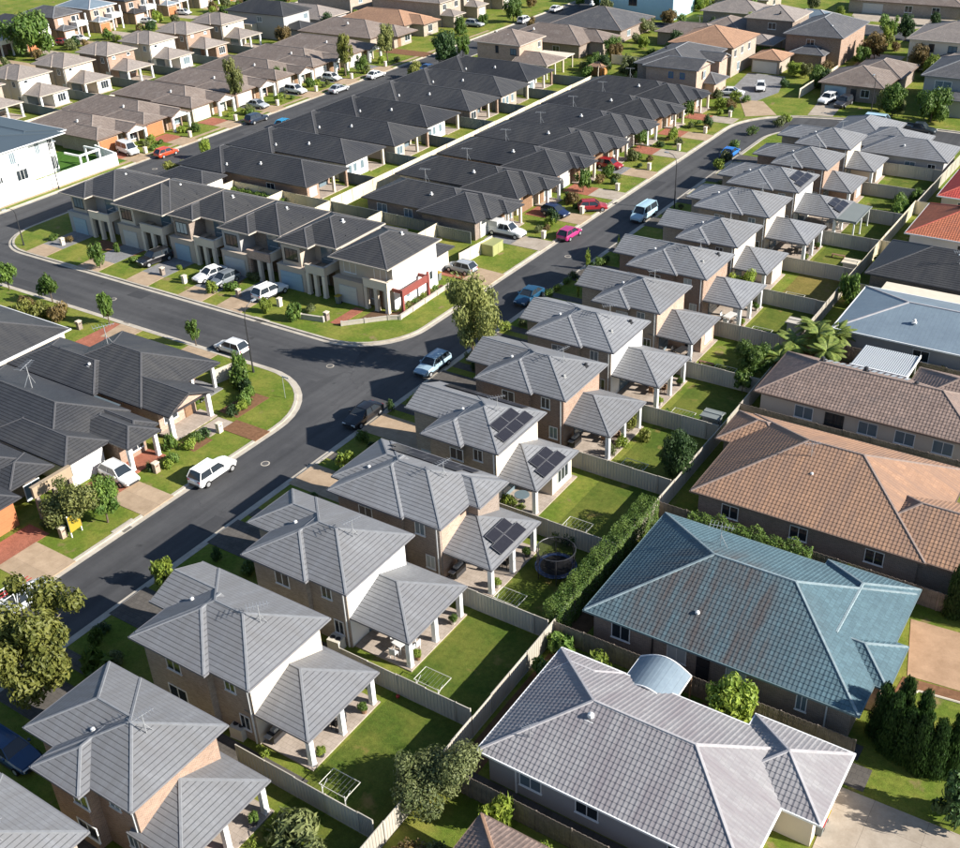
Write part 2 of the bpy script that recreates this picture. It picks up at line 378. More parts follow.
def sheet(name, pts, mat, z=None):
    """a ground sheet laid a few millimetres above the one below"""
    _lv[0] += 1
    z = z if z is not None else .024 + .004*(_lv[0] % 4)
    mb = MB(); mb.face([(p[0], p[1], z) for p in pts])
    for i, p in enumerate(pts): q = pts[(i+1) % len(pts)]; mb.face([(p[0], p[1], -.03), (q[0], q[1], -.03), (q[0], q[1], z), (p[0], p[1], z)])
    return struct(name, mb, mat)
def rect(name, x0, x1, y0, y1, mat, z=None): return sheet(name, [(x0, y0), (x1, y0), (x1, y1), (x0, y1)], mat, z)

# ------------------------------------------------------------------ houses
STY = {  # roof style: tiles, caps, gutter, course, lip, profile amplitude
    'grey': ('tile_grey', 'cap_grey', 'gutter_grey', .33, .046, 0), 'black': ('tile_black', 'cap_black', 'gutter_dark', .33, .046, 0),
    'town': ('tile_black', 'cap_black', 'gutter_cream', .33, .04, 0), 'brown': ('tile_brown', 'cap_brown', 'gutter_brown', .33, .028, 0),
    'tan': ('tile_tan', 'cap_brown', 'gutter_cream', .33, .028, 0), 'orange': ('tile_orange', 'cap_orange', 'gutter_brown', .33, .03, 0),
    'apricot': ('tile_apricot', 'cap_umber', 'gutter_brown', .34, .03, .022), 'umber': ('tile_umber', 'cap_umber', 'gutter_brown', .34, .03, .022),
    'teal': ('tile_teal', 'cap_teal', 'gutter_teal', .34, .03, .022), 'pale': ('tile_pale', 'cap_pale', 'gutter_white', .34, .03, .022),
    'terracotta': ('tile_terracotta', 'cap_red', 'gutter_white', .33, .03, .03), 'red': ('tile_red', 'cap_red', 'gutter_white', .33, .03, .03),
    'charcoal': ('tile_charcoal', 'cap_grey', 'gutter_grey', .33, .03, 0), 'metal': ('metal_blue', 'cap_pale', 'gutter_white', 99, 0, 0),
    'slate': ('metal_slate', 'metal_slate', 'gutter_white', 99, 0, 0),
}
def course_face(mb, A, B, C, D, course, lip, amp):
    e = (B-A); L = e.length; e = e/L
    w = (D-A) - e*(D-A).dot(e); T = w.length; w = w/T; nn = e.cross(w)
    sl, sr = (D-A).dot(e), (C-A).dot(e)
    if amp and course > 50: N = 1; course = T
    else: N = max(1, math.ceil(T/course - .02))
    step = .1 if course < 50 and T != course else .2
    if amp and N == 1: step = .22
    for k in range(N):
        t0, t1 = k*course, min((k+1)*course, T)
        a0, b0 = sl*t0/T, L+(sr-L)*t0/T; a1, b1 = sl*t1/T, L+(sr-L)*t1/T
        def P(s, t, h): return A + e*s + w*t + nn*h
        if not amp:
            if not lip: mb.face([P(a0, t0, 0), P(b0, t0, 0), P(b1, t1, 0), P(a1, t1, 0)], [(a0, t0), (b0, t0), (b1, t1), (a1, t1)]); continue
            tm = max(t0+.01, t1-.05); am, bm = sl*tm/T, L+(sr-L)*tm/T     # flat tile, then a sharp drop behind the next course
            mb.face([P(a0, t0, lip), P(b0, t0, lip), P(bm, tm, lip*.86), P(am, tm, lip*.86)], [(a0, t0), (b0, t0), (bm, tm), (am, tm)])
            mb.face([P(am, tm, lip*.86), P(bm, tm, lip*.86), P(b1, t1, 0), P(a1, t1, 0)], [(am, tm), (bm, tm), (b1, t1), (a1, t1)])
            if lip: mb.face([P(a0, t0, 0), P(b0, t0, 0), P(b0, t0, lip), P(a0, t0, lip)], [(a0, t0), (b0, t0), (b0, t0+.01), (a0, t0+.01)])
        else:
            hs = (0, 1, .35) if N > 1 else (0, 1, 1, 0, 0, 0)[::1]
            ss = [a0]; i = math.floor(a0/step)+1
            while i*step < b0-1e-4: ss.append(i*step); i += 1
            ss.append(b0)
            def H(s): return amp*hs[int(round(s/step)) % len(hs)]
            for q in range(len(ss)-1):
                s0, s1 = ss[q], ss[q+1]
                u0, u1 = min(max(s0, a1), b1), min(max(s1, a1), b1)
                h0, h1 = H(s0), H(s1)
                pts = [P(s0, t0, lip+h0), P(s1, t0, lip+h1)]
                uv = [(s0, t0), (s1, t0)]
                if u1-u0 > 1e-4: pts += [P(u1, t1, lip*.25+h1), P(u0, t1, lip*.25+h0)]; uv += [(u1, t1), (u0, t1)]
                else: pts += [P(u0, t1, lip*.25+h0)]; uv += [(u0, t1)]
                mb.face(pts, uv)
                if lip: mb.face([P(s0, t0, -.01), P(s1, t0, -.01), P(s1, t0, lip+h1), P(s0, t0, lip+h0)], [(s0, t0), (s1, t0), (s1, t0+.01), (s0, t0+.01)])
_cache = {}
class House:
    def __init__(s, label, ox, oy, style, name='house', cat='house', group=None):
        s.o = (ox, oy, 0); s.root = thing(name, label, cat, (ox, oy, 0), group=group)
        s.sty = STY[style]; s.tiles, s.caps, s.eave = MB(), MB(), MB(); s.walls = {}; s.gab = {}; s.n = 0
        s.roofobj = None
    def cap(s, p, q, wd=.115, hh=.07):
        p, q = Vector(p), Vector(q); d = (q-p).normalized(); sd = d.cross(Vector((0, 0, 1)))
        if sd.length < .01: return
        sd.normalize(); u = sd.cross(d)
        A = [p-sd*wd-u*.03, p-sd*wd*.6+u*hh, p+sd*wd*.6+u*hh, p+sd*wd-u*.03]; B = [x+(q-p) for x in A]
        for k in range(3): s.caps.face([A[k], A[k+1], B[k+1], B[k]])
        s.caps.face(A[::-1]); s.caps.face(B)
    def block(s, x0, x1, y0, y1, z, wall=None, t=.42, ends='hhhh', axis=None, inset=.5, winset=None, zb=0.0, roof=True):
        """hip (h) or gable (g) roof; ends in the order W E S N; wall box below"""
        s.n += 1; e = .013*(s.n-1); z0 = z; z = z - e
        x0 += e; x1 -= e; y0 += e; y1 -= e
        if roof:
            W, E, S, N = ends; Lx, Ly = x1-x0, y1-y0
            axis = axis or ('x' if Lx >= Ly else 'y')
            _, _, _, course, lip, amp = s.sty
            V = Vector
            if axis == 'x':
                h = Ly/2; ym = (y0+y1)/2; zr = z+h*t
                lim = Lx/2 if W == E == 'h' else Lx*.98
                a = x0+min(h, lim) if W == 'h' else x0; b = x1-min(h, lim) if E == 'h' else x1
                r0, r1 = V((a, ym, zr)), V((b, ym, zr))
            else:
                h = Lx/2; xm = (x0+x1)/2; zr = z+h*t
                lim = Ly/2 if S == N == 'h' else Ly*.98
                a = y0+min(h, lim) if S == 'h' else y0; b = y1-min(h, lim) if N == 'h' else y1
                r0, r1 = V((xm, a, zr)), V((xm, b, zr))
            c = [V((x0, y0, z)), V((x1, y0, z)), V((x1, y1, z)), V((x0, y1, z))]
            def cf(A, B, C, D): course_face(s.tiles, A, B, C, D, course, lip, amp)
            if axis == 'x':
                cf(c[0], c[1], r1, r0); cf(c[2], c[3], r0, r1)
                if W == 'h': cf(c[3], c[0], r0, r0); s.cap(c[0], r0); s.cap(c[3], r0)
                if E == 'h': cf(c[1], c[2], r1, r1); s.cap(c[1], r1); s.cap(c[2], r1)
                gl = [(W, c[0], c[3], r0), (E, c[1], c[2], r1)]
            else:
                cf(c[1], c[2], r1, r0); cf(c[3], c[0], r0, r1)
                if S == 'h': cf(c[0], c[1], r0, r0); s.cap(c[0], r0); s.cap(c[1], r0)
                if N == 'h': cf(c[2], c[3], r1, r1); s.cap(c[2], r1); s.cap(c[3], r1)
                gl = [(S, c[0], c[1], r0), (N, c[3], c[2], r1)]
            if (r1-r0).length > .05: s.cap(r0, r1)
            for k, A, B, r in gl:
                if k == 'g':
                    ctr = (c[0]+c[2])/2; out = (A+B)/2-ctr; out.z = 0; out.normalize()
                    for P_, Q_ in ((A, r), (B, r)):
                        s.eave.face([P_+out*.03-V((0, 0, .16)), Q_+out*.03-V((0, 0, .16)), Q_+out*.03+V((0, 0, .05)), P_+out*.03+V((0, 0, .05))])
                    if wall: s.gab.setdefault(wall, MB()).face([A-out*inset*.6, B-out*inset*.6, r-out*inset*.6-V((0, 0, .05))])
            E_ = s.eave; gw = .11; lo, hi = z-.13, z+.02
            E_.face([(x0, y0, z-.035), (x0, y1, z-.035), (x1, y1, z-.035), (x1, y0, z-.035)])
            if not (axis == 'y' and S in 'gi'): E_.box(x0-gw, x1+gw, y0-gw, y0, lo, hi)
            if not (axis == 'y' and N in 'gi'): E_.box(x0-gw, x1+gw, y1, y1+gw, lo, hi)
            if not (axis == 'x' and W in 'gi'): E_.box(x0-gw, x0, y0, y1, lo, hi)
            if not (axis == 'x' and E in 'gi'): E_.box(x1, x1+gw, y0, y1, lo, hi)
        if wall:
            wi = winset or (inset,)*4
            s.walls.setdefault(wall, MB()).box(x0+wi[0], x1-wi[1], y0+wi[2], y1-wi[3], zb-.05, z-.04)
    def wallbox(s, x0, x1, y0, y1, z0, z1, mat): s.walls.setdefault(mat, MB()).box(x0, x1, y0, y1, z0, z1)
    def finish(s):
        if s.tiles.f:
            s.roofobj = s.tiles.obj('roof', s.sty[0], s.root, s.o)
            if s.caps.f: s.caps.obj('ridge_cap', s.sty[1], s.roofobj, s.o)
            s.eave.obj('gutter', s.sty[2], s.roofobj, s.o)
        for k, v in s.walls.items(): s.last_wall = v.obj('wall', k, s.root, s.o)
        for k, v in s.gab.items(): v.obj('gable', k, s.root, s.o)
        return s
    def loc(s, x, y, z=0): return (x-s.o[0], y-s.o[1], z)
    def win(s, side, c, a, z, w, h, fr='white_paint', glass='glass', mull=1):
        key = ('win', w, h, fr, mull)
        if key not in _cache:
            mb = MB(); t = .06; d = .05     # frame in local x (width) / z, facing -y
            mb.box(-w/2-t, w/2+t, -d, .02, -h/2-t, -h/2); mb.box(-w/2-t, w/2+t, -d, .02, h/2, h/2+t)
            mb.box(-w/2-t, -w/2, -d, .02, -h/2, h/2); mb.box(w/2, w/2+t, -d, .02, -h/2, h/2)
            for k in range(1, mull+1): x = -w/2+w*k/(mull+1); mb.box(x-.025, x+.025, -d+.008, .02, -h/2, h/2)
            mb.box(-w/2-t-.05, w/2+t+.05, -d-.05, .0, -h/2-t-.05, -h/2-t-.002)
            _cache[key] = mb.mesh('window', fr)
        if glass == 'glass' and rnd.random() < .45: glass = rnd.choice(('blind', 'glass_pale', 'glass_pale'))
        k2 = ('pane', w, h, glass)
        if k2 not in _cache:
            mb = MB(); mb.box(-w/2-.01, w/2+.01, -.016, .01, -h/2-.01, h/2+.01); _cache[k2] = mb.mesh('pane', glass)
        p, rz = ((c+.0, a), math.pi/2) if side == 'E' else ((a, c), 0)
        if side == 'W': p, rz = (c, a), -math.pi/2
        o = link('window', _cache[key], s.root, s.loc(p[0], p[1], z), rz)
        link('pane', _cache[k2], o)
        return o
    def door(s, side, c, a, w=.95, h=2.1, mat='timber', name='door'):
        key = ('door', w, h, mat)
        if key not in _cache:
            mb = MB(); mb.box(-w/2, w/2, -.05, .01, 0, h); n_ = 4 if w > 2 else 3
            for k in range(n_): mb.box(-w/2+.06, w/2-.06, -.075, -.051, h*k/n_+.05, h*(k+1)/n_-.05)
            _cache[key] = mb.mesh(name, mat)
        p, rz = ((c, a), math.pi/2) if side == 'E' else ((a, c), 0)
        return link(name, _cache[key], s.root, s.loc(p[0], p[1], .02), rz)
    def post(s, x, y, z1, w=.35, mat='white_paint', z0=0.0):
        key = ('post', w, mat)
        if key not in _cache:
            mb = MB(); mb.box(-w/2, w/2, -w/2, w/2, 0, 1); mb.box(-w/2-.03, w/2+.03, -w/2-.03, w/2+.03, 0, .06); _cache[key] = mb.mesh('post', mat)
        return link('post', _cache[key], s.root, s.loc(x, y, z0), 0, (1, 1, z1-z0))
    def part(s, name, mb, mat, smooth=False): return mb.obj(name, mat, s.root, s.o, smooth)
    def slab(s, x0, x1, y0, y1, mat='paver_beige', z=.10):
        mb = MB(); mb.box(x0, x1, y0, y1, -.02, z); return s.part('patio_slab', mb, mat)
    def solar(s, ox, oy, oz, ux, uy, nx, ny, pw=1.0, ph=1.65):
        """array of panels: origin corner, ux/uy vectors (unit, on the roof plane)"""
        o, ux, uy = Vector((ox, oy, oz)), Vector(ux).normalized(), Vector(uy).normalized(); nn = ux.cross(uy)
        for i in range(nx):
            for j in range(ny):
                p = o + ux*(i*(pw+.012)) + uy*(j*(ph+.02)) + nn*.15; mb = MB()
                q = [p, p+ux*pw, p+ux*pw+uy*ph, p+uy*ph]; lo = [x-nn*.04 for x in q]
                mb.face(q, [(0, 0), (pw, 0), (pw, ph), (0, ph)])
                for k in range(4): mb.face([lo[k], lo[(k+1) % 4], q[(k+1) % 4], q[k]])
                mb.face(lo[::-1]); ob = s.part('solar_panel', mb, 'solar')
                fm = MB(); t = .022; up_ = nn*.006
                for a_, b_, n_ in ((q[0], q[1], uy), (q[1], q[2], -ux), (q[2], q[3], -uy), (q[3], q[0], ux)):
                    fm.face([a_+up_, b_+up_, b_+n_*t+up_, a_+n_*t+up_])
                fm.obj('frame', 'gutter_grey', ob, s.o)
    def antenna(s, x, y, z, h=1.5, rz=.6):
        if 'ant' not in _cache:
            mb = MB(); mb.bar((0, 0, -.2), (0, 0, 1.6), .028, 5); mb.bar((-.75, 0, 1.55), (.75, 0, 1.55), .018, 4)
            for k in range(7): w = .45-.03*k; mb.bar((-.7+.22*k, -w, 1.57), (-.7+.22*k, w, 1.57), .012, 4)
            mb.bar((.45, 0, .0), (0, 0, .9), .018, 4); mb.bar((-.3, .35, .0), (0, 0, .9), .018, 4)
            _cache['ant'] = mb.mesh('antenna', 'alu')
        return link('antenna', _cache['ant'], s.root, s.loc(x, y, z), rz, (h/1.5,)*3)
    def vent(s, x, y, z, mat='plastic_white', sc=1.0):
        key = ('vent', mat)
        if key not in _cache:
            mb = MB(); mb.bar((0, 0, -.15), (0, 0, .16), .10, 8); mb.bar((0, 0, .16), (0, 0, .30), .17, 10, .15); mb.bar((0, 0, .30), (0, 0, .36), .15, 10, .03)
            mb.box(-.22, .22, -.24, .2, -.12, .03)
            _cache[key] = mb.mesh('roof_vent', mat)
        return link('roof_vent', _cache[key], s.root, s.loc(x, y, z), 0, (sc,)*3)
    def pipe(s, side, c, a, z1, mat='white_paint'):
        mb = MB(); w = .045
        if side == 'E': mb.box(c, c+.08, a-w, a+w, 0, z1)
        else: mb.box(a-w, a+w, c-.08, c, 0, z1)
        return s.part('downpipe', mb, mat)
    def parapet(s, x0, x1, y0, y1, z0, z1, mat, name='parapet'):
        mb = MB(); mb.box(x0, x1, y0, y1, z0, z1); mb.box(x0-.05, x1+.05, y0-.05, y1+.05, z1+.002, z1+.08); return s.part(name, mb, mat)

# ---- the long row of grey-roofed two-storey houses (and the brown-roofed row of the same plan far behind)
def row_house(label, group, style, Y0, Xr, Lx, Xw, wing, wing_w, wall, rear, Xp, room, jog=.5, solar=0, psolar=0, ant=True, post_mat='white_paint', near=True, strip=True, notch=False, narr=0):
    h = House(label, (Xr+Lx)/2, Y0+4, style, group=group); t = .414; Z = 5.5
    h.block(Lx, Xr, Y0+(jog if strip else 0), Y0+8.1, Z, wall, t)
    xs = Xr-3.3
    if strip: h.block(Lx, xs, Y0, Y0+5.2, Z, wall, t, ends='hhhi', axis='y')
    if notch: h.block(Xr-7.5, Xr+1.0, Y0+4.0, Y0+8.0, Z, wall, t, axis='x', ends='ihhh')
    yw = Y0+8.1-wing_w
    h.block(Xw, Lx+3.4, yw, Y0+8.1, Z, wall, t, ends=('gihh' if wing == 'g' else 'hihh'), axis='x')
    # low hip over the back patio
    h.block(Xr-1.3, Xp, Y0+1.05, Y0+8.0, 2.75, None, t, ends='ihhh', axis='x')
    h.slab(Xr-.4, Xp-.05, Y0+1.1, Y0+7.95)
    if room:
        h.wallbox(Xr-.7, Xp-.45, Y0+4.35, Y0+7.65, -.05, 2.68, rear)
    h.finish()
    if near:
        for yy in ((Y0+1.5, Y0+4.5, Y0+7.6) if not room else (Y0+1.5,)): h.post(Xp-.42, yy, 2.62, .36, post_mat)
    if rear != wall:         # back wall skin in its own material; rust over brown brick paints sunlight in
        mb = MB(); mb.box(Xr-.5, Xr-.485, Y0+1.0, Y0+7.6, 0, Z-.05); h.part('wall', mb, rear)
    # windows: back wall and near side wall
    if room:
        h.win('E', Xp-.45, Y0+6.1, 1.45, 1.7, 1.35, mull=2)
        h.door('E', Xr-.47, Y0+2.8, 2.2, 2.1, 'glass_pale', 'sliding_door')
    else:
        h.door('E', Xr-.47, Y0+4.0, 2.4, 2.1, 'glass_pale', 'sliding_door'); h.win('E', Xr-.47, Y0+6.5, 1.5, 1.1, 1.2)
    yn = Y0+(jog if strip else 0)+.5
    h.win('S', yn, Xr-1.5, 1.5, .75, 1.1); 
    h.win('S', Y0+.52 if strip else yn, Lx+3.2, 4.2, 1.2, 1.0); h.win('S', Y0+.52 if strip else yn, Lx+3.0, 1.5, 1.6, 1.1)
    h.win('S', yn, Xr-2.3, 4.35, .8, 1.0)
    h.pipe('S', yn, Xr-.75, Z-.1)
    # street side
    h.door('S', yw+.52, Xw+1.8, 1.6, 1.2, 'garage_door', 'louvre')
    if solar:
        h.solar(Xr-.3, Y0+1.95, Z+.3*t, (0, 1, 0), (-1, 0, t), 3, 1, 1.55, .98); h.solar(Xr-1.24, Y0+2.6, Z+1.24*t, (0, 1, 0), (-1, 0, t), 2, 1, 1.65, .98)
    for q in range(narr): h.solar(Xr-1.5-.9*q, Y0+8.1-.35-1.0*q*.92, Z+(.35+.92*q)*t, (-1, 0, 0), (0, -1, t), 5-q, 1, 1.62, .98)
    if psolar:
        h.solar(Xp-.25, Y0+2.7, 2.75+.25*t, (0, 1, 0), (-1, 0, t), 2, 1, 1.8, .98); h.solar(Xp-1.2, Y0+3.15, 2.75+1.2*t, (0, 1, 0), (-1, 0, t), 2, 1, 1.36, .9)
    if ant: h.antenna(Xr-2.6, Y0+4.6, Z+2.4*t, 1.5, .5+.3*(Y0 % 3)); h.vent(Lx+1.5, Y0+7.2-wing_w*.6, Z+.55, sc=.9)
    return h
GA = 'grey-roofed two-storey houses along the main road'
arow = [  # Y0, Xr, Lx, Xw, wing, wing_w, wall, rear, Xp, room, jog, solar, psolar
    (11.5, -40.2, -47.5, -50.5, 'h', 5.5, 'brick_tan', 'brick_tan', -36.2, 0, .6, 0, 0),
    (20.9, -39.2, -46.6, -49.5, 'h', 6.4, 'brick_rust', 'brick_rust', -36.2, 0, .85, 0, 0),
    (31.3, -40.1, -50.2, -51.8, 'g', 4.9, 'brick_tan', 'render_cream', -36.2, 0, .5, 0, 0),
    (41.5, -40.7, -50.0, -52.4, 'h', 5.0, 'brick_tan', 'render_white', -36.1, 0, .4, 0, 0),
    (50.9, -39.4, -49.9, -50.9, 'h', 6.4, 'brick_mud', 'brick_pink', -35.5, 0, .3, 0, 2),
    (61.3, -41.2, -48.5, -52.3, 'g', 5.2, 'brick_tan', 'render_cream', -37.9, 1, .55, 1, 1),
    (71.6, -40.7, -49.9, -52.6, 'g', 5.4, 'brick_brown', 'brick_rust', -36.6, 0, .4, 0, 0),
    (81.6, -41.2, -50.5, -52.9, 'g', 5.4, 'brick_tan', 'render_white', -36.7, 0, .4, 0, 0),
    (91.3, -41.1, -48.5, -52.0, 'g', 5.3, 'brick_tan', 'brick_pink', -37.6, 1, .5, 0, 0),
    (101.3, -40.4, -49.6, -52.6, 'g', 5.4, 'brick_brown', 'brick_rust', -36.4, 0, .4, 0, 0),
    (111.0, -40.9, -48.2, -51.9, 'g', 5.2, 'brick_tan', 'render_cream', -37.4, 1, .5, 0, 0),
    (121.5, -41.1, -50.6, -52.8, 'h', 5.4, 'brick_tan', 'render_cream', -36.4, 0, .4, 0, 0),
    (131.4, -41.0, -50.4, -52.8, 'h', 5.4, 'brick_tan', 'render_white', -35.9, 0, .4, 1, 1),
    (141.4, -40.7, -48.2, -51.9, 'h', 5.2, 'brick_brown', 'brick_rust', -37.3, 1, .5, 0, 0),
    (151.2, -40.7, -48.4, -52.0, 'h', 5.2, 'brick_tan', 'render_cream', -37.2, 1, .5, 0, 0)]
afeat = {1: 'orange-brown brick back wall and hipped street wing', 2: 'cream back wall, gabled street wing and white patio posts', 3: 'white back wall and hipped street wing',
         4: 'patio solar panels beside the trampoline', 5: 'solar panels on both its upper and patio roofs, fenced lawn behind', 6: 'dark brown brick walls and leafy patio garden',
         7: 'white back wall and open white-posted patio', 8: 'pinkish brick walls and glazed patio room', 9: 'brown brick walls by the palm clump', 10: 'glazed patio room facing a yellowed lawn',
         11: 'cream walls and open posted patio', 12: 'solar panels and a flat green-grey patio cover', 13: 'red-brown brick and glazed patio room', 14: 'cream walls, last tall one before the road bend', 0: 'tan brick walls beside the yellow-leaved tree'}
AH = []
for i, a in enumerate(arow):
    AH.append(row_house('grey-tiled two-storey house with ' + afeat[i], GA, 'grey', *a[:10], jog=a[10], solar=a[11], psolar=a[12], notch=(i == 4), narr=2 if i == 4 else (1 if i == 5 else 0)))
h = AH[12]     # flat patio cover
mb = MB(); mb.face([(-36.1, 132.3, 2.78), (-33.6, 132.3, 2.62), (-33.6, 139.0, 2.62), (-36.1, 139.0, 2.78)]); mb.box(-36.1, -33.5, 132.25, 132.3, 2.5, 2.8); mb.box(-33.6, -33.5, 132.3, 139, 2.45, 2.66)
h.part('patio_cover', mb, 'steel_green')
for y in (132.5, 135.6, 138.8): h.post(-33.8, y, 2.55, .16)
# trampoline house: notch in the back roof
h = House('grey-tiled house corner block with long low roof at the road bend', -38, 166, 'grey', group=GA)
h.block(-41.6, -29.4, 160.3, 168.2, 2.8, 'render_grey', .41); h.block(-48.5, -39.5, 165.8, 177, 2.8, 'render_grey', .41); h.block(-44, -34, 163, 172.2, 2.8, 'render_grey', .41); h.finish()
h.win('S', 160.8, -34.5, 1.5, 1.4, 1.1); h.win('S', 160.8, -31.5, 1.5, 1.0, 1.1); h.antenna(-38, 166, 4.4, 1.2); h.vent(-36, 162.4, 3.6)

# ---- black-roofed row facing the main road
GB = 'black-roofed single-storey houses facing the main road'
bfeat = ['beside the yellow-green box and white ute', 'with the dark blue hatchback in its drive', 'with the plain wide front hip', 'with a red car under its porch', 'third from the mid-grey brick two-storey house', 'second from the dark brick two-storey house', 'next to the dark brick two-storey house']
B0 = [110.1, 120.4, 130.9, 141.2, 151.7, 162.0, 172.4]
for i, Y in enumerate(B0):
    h = House('black-tiled single-storey house ' + bfeat[i], -86, Y+5, 'black', group=GB); t = .40; w = ['brick_mud', 'render_cream', 'brick_pink', 'render_taupe'][i % 4]
    xr = -95 if i == 0 else -97
    h.block(xr, -78.0, Y+1.0, Y+10.1, 2.7, w, t)
    h.block(-85.0, -75.5, Y, Y+9.4, 2.7, w, t, axis='x', ends='hhhh', winset=(.5, .5, .5, 4.5))
    if i == 2:
        h.block(-82, -74.7, Y+4.4, Y+10, 2.7, None, t, axis='x', ends='ihhh')
    else:
        h.block(-82, -74.6, Y+2.3, Y+9.95, 2.7, None, t, axis='x', ends='ihhh')
    h.block(-78, -73.7, Y+5.0, Y+8.9, 2.7, None, t, axis='x', ends='ihhh')
    h.wallbox(-79, -75.6, Y+5.6, Y+9.2, -.05, 2.6, w)
    h.finish()
    h.door('E', -75.98, Y+3.0, 2.9, 2.2, 'timber' if i % 2 else 'garage_door', 'garage_door')
    h.win('E', -75.58, Y+7.9, 1.4, 1.5, 1.5); h.door('E', -75.58, Y+6.4, .95, 2.1, 'timber')
    for y in (Y+5.4, Y+8.6): h.post(-74.1, y, 2.6, .34, ['render_cream', 'white_paint', 'cream_paint'][i % 3])
    h.slab(-76, -73.6, Y+5.1, Y+8.8, 'paver_beige')
    h.win('S', Y+1.5, -92, 1.5, 1.6, 1.1, glass='glass_pale'); h.win('S', Y+1.5, -87.5, 1.5, 1.3, 1.1, glass='glass_pale')
    h.antenna(-88.5, Y+7.2, 4.1, 1.6, .3); h.vent(-85.0, Y+3.6, 3.9, sc=.9)
    rect('driveway', -75.4, -71.3, Y+1.5, Y+4.9, 'paver_red' if i not in (0, 3) else 'paver_grey'); rect('driveway', -71.3, -66.75, Y+1.5, Y+4.9, 'driveway_tan' if i % 2 else 'concrete')

# ---- black-roofed row backing onto it, facing the back street
GC = 'black-roofed single-storey houses facing the back street'
cfeat = ['nearest the townhouses, with orange brick back corner', 'second from the townhouses, with white back wall', 'third from the townhouses, with open back porch', 'middle one of its row, with white back wall', 'third from the pink brick two-storey house', 'second from the pink brick two-storey house', 'next to the pink brick two-storey house']
C0 = [110.4, 121.2, 131.6, 142.2, 153.2, 163.6, 174.4]
for i, Y in enumerate(C0):
    xe = [-104.6, -106.1, -105.0, -106.3, -105.4, -105.5, -106.7][i]; w = ['brick_rust', 'render_white', 'render_taupe', 'render_white', 'brick_mud', 'brick_tan', 'render_white'][i]
    h = House('black-tiled single-storey house ' + cfeat[i], -117, Y+5, 'black', group=GC); t = .40
    h.block(-128.6, xe, Y, Y+9.6, 2.75, None, t)
    h.block(-130.2, -120.4, Y-.75, Y+5.0, 2.75, None, t, axis='y', ends='hhhi')
    yw = Y+5.6 if i % 2 else Y+3.2
    h.wallbox(-128.1, xe-.5, Y+.5, yw, -.05, 2.7, w); h.wallbox(-128.0, xe-3.6, yw, Y+9.1, -.05, 2.7, w); h.wallbox(-129.7, -121, Y-.25, Y+8, -.05, 2.69, w)
    h.finish(); h.slab(xe-3.6, xe-.1, yw+.02, Y+9.2)
    h.post(xe-.4, Y+9.2, 2.65, .36, 'cream_paint' if i % 2 else 'brick_rust')
    if not i % 2: h.post(xe-.4, Y+6.3, 2.65, .36, 'cream_paint'); h.post(xe-.4, Y+.55, 2.65, .38, w)
    if i % 2:
        for q in (1.3, 2.5, 4.2): h.win('E', xe-.5, Y+q, 1.5, .75, 1.2, glass='glass_pale', mull=0)
    else: h.win('E', xe-.5, Y+1.9, 1.5, 1.4, 1.2)
    h.door('E', xe-3.58, Y+7.6, 2.0, 2.1, 'glass_pale', 'sliding_door')
    h.vent(-115.5, Y+2.6, 3.85, sc=.9); h.vent(-121.2, Y+1.2, 3.3, sc=.8); h.win('S', Y+.5, -112, 1.5, 1.5, 1.1)
    rect('driveway', -133.9, -129.8, Y+.3, Y+4, 'concrete')

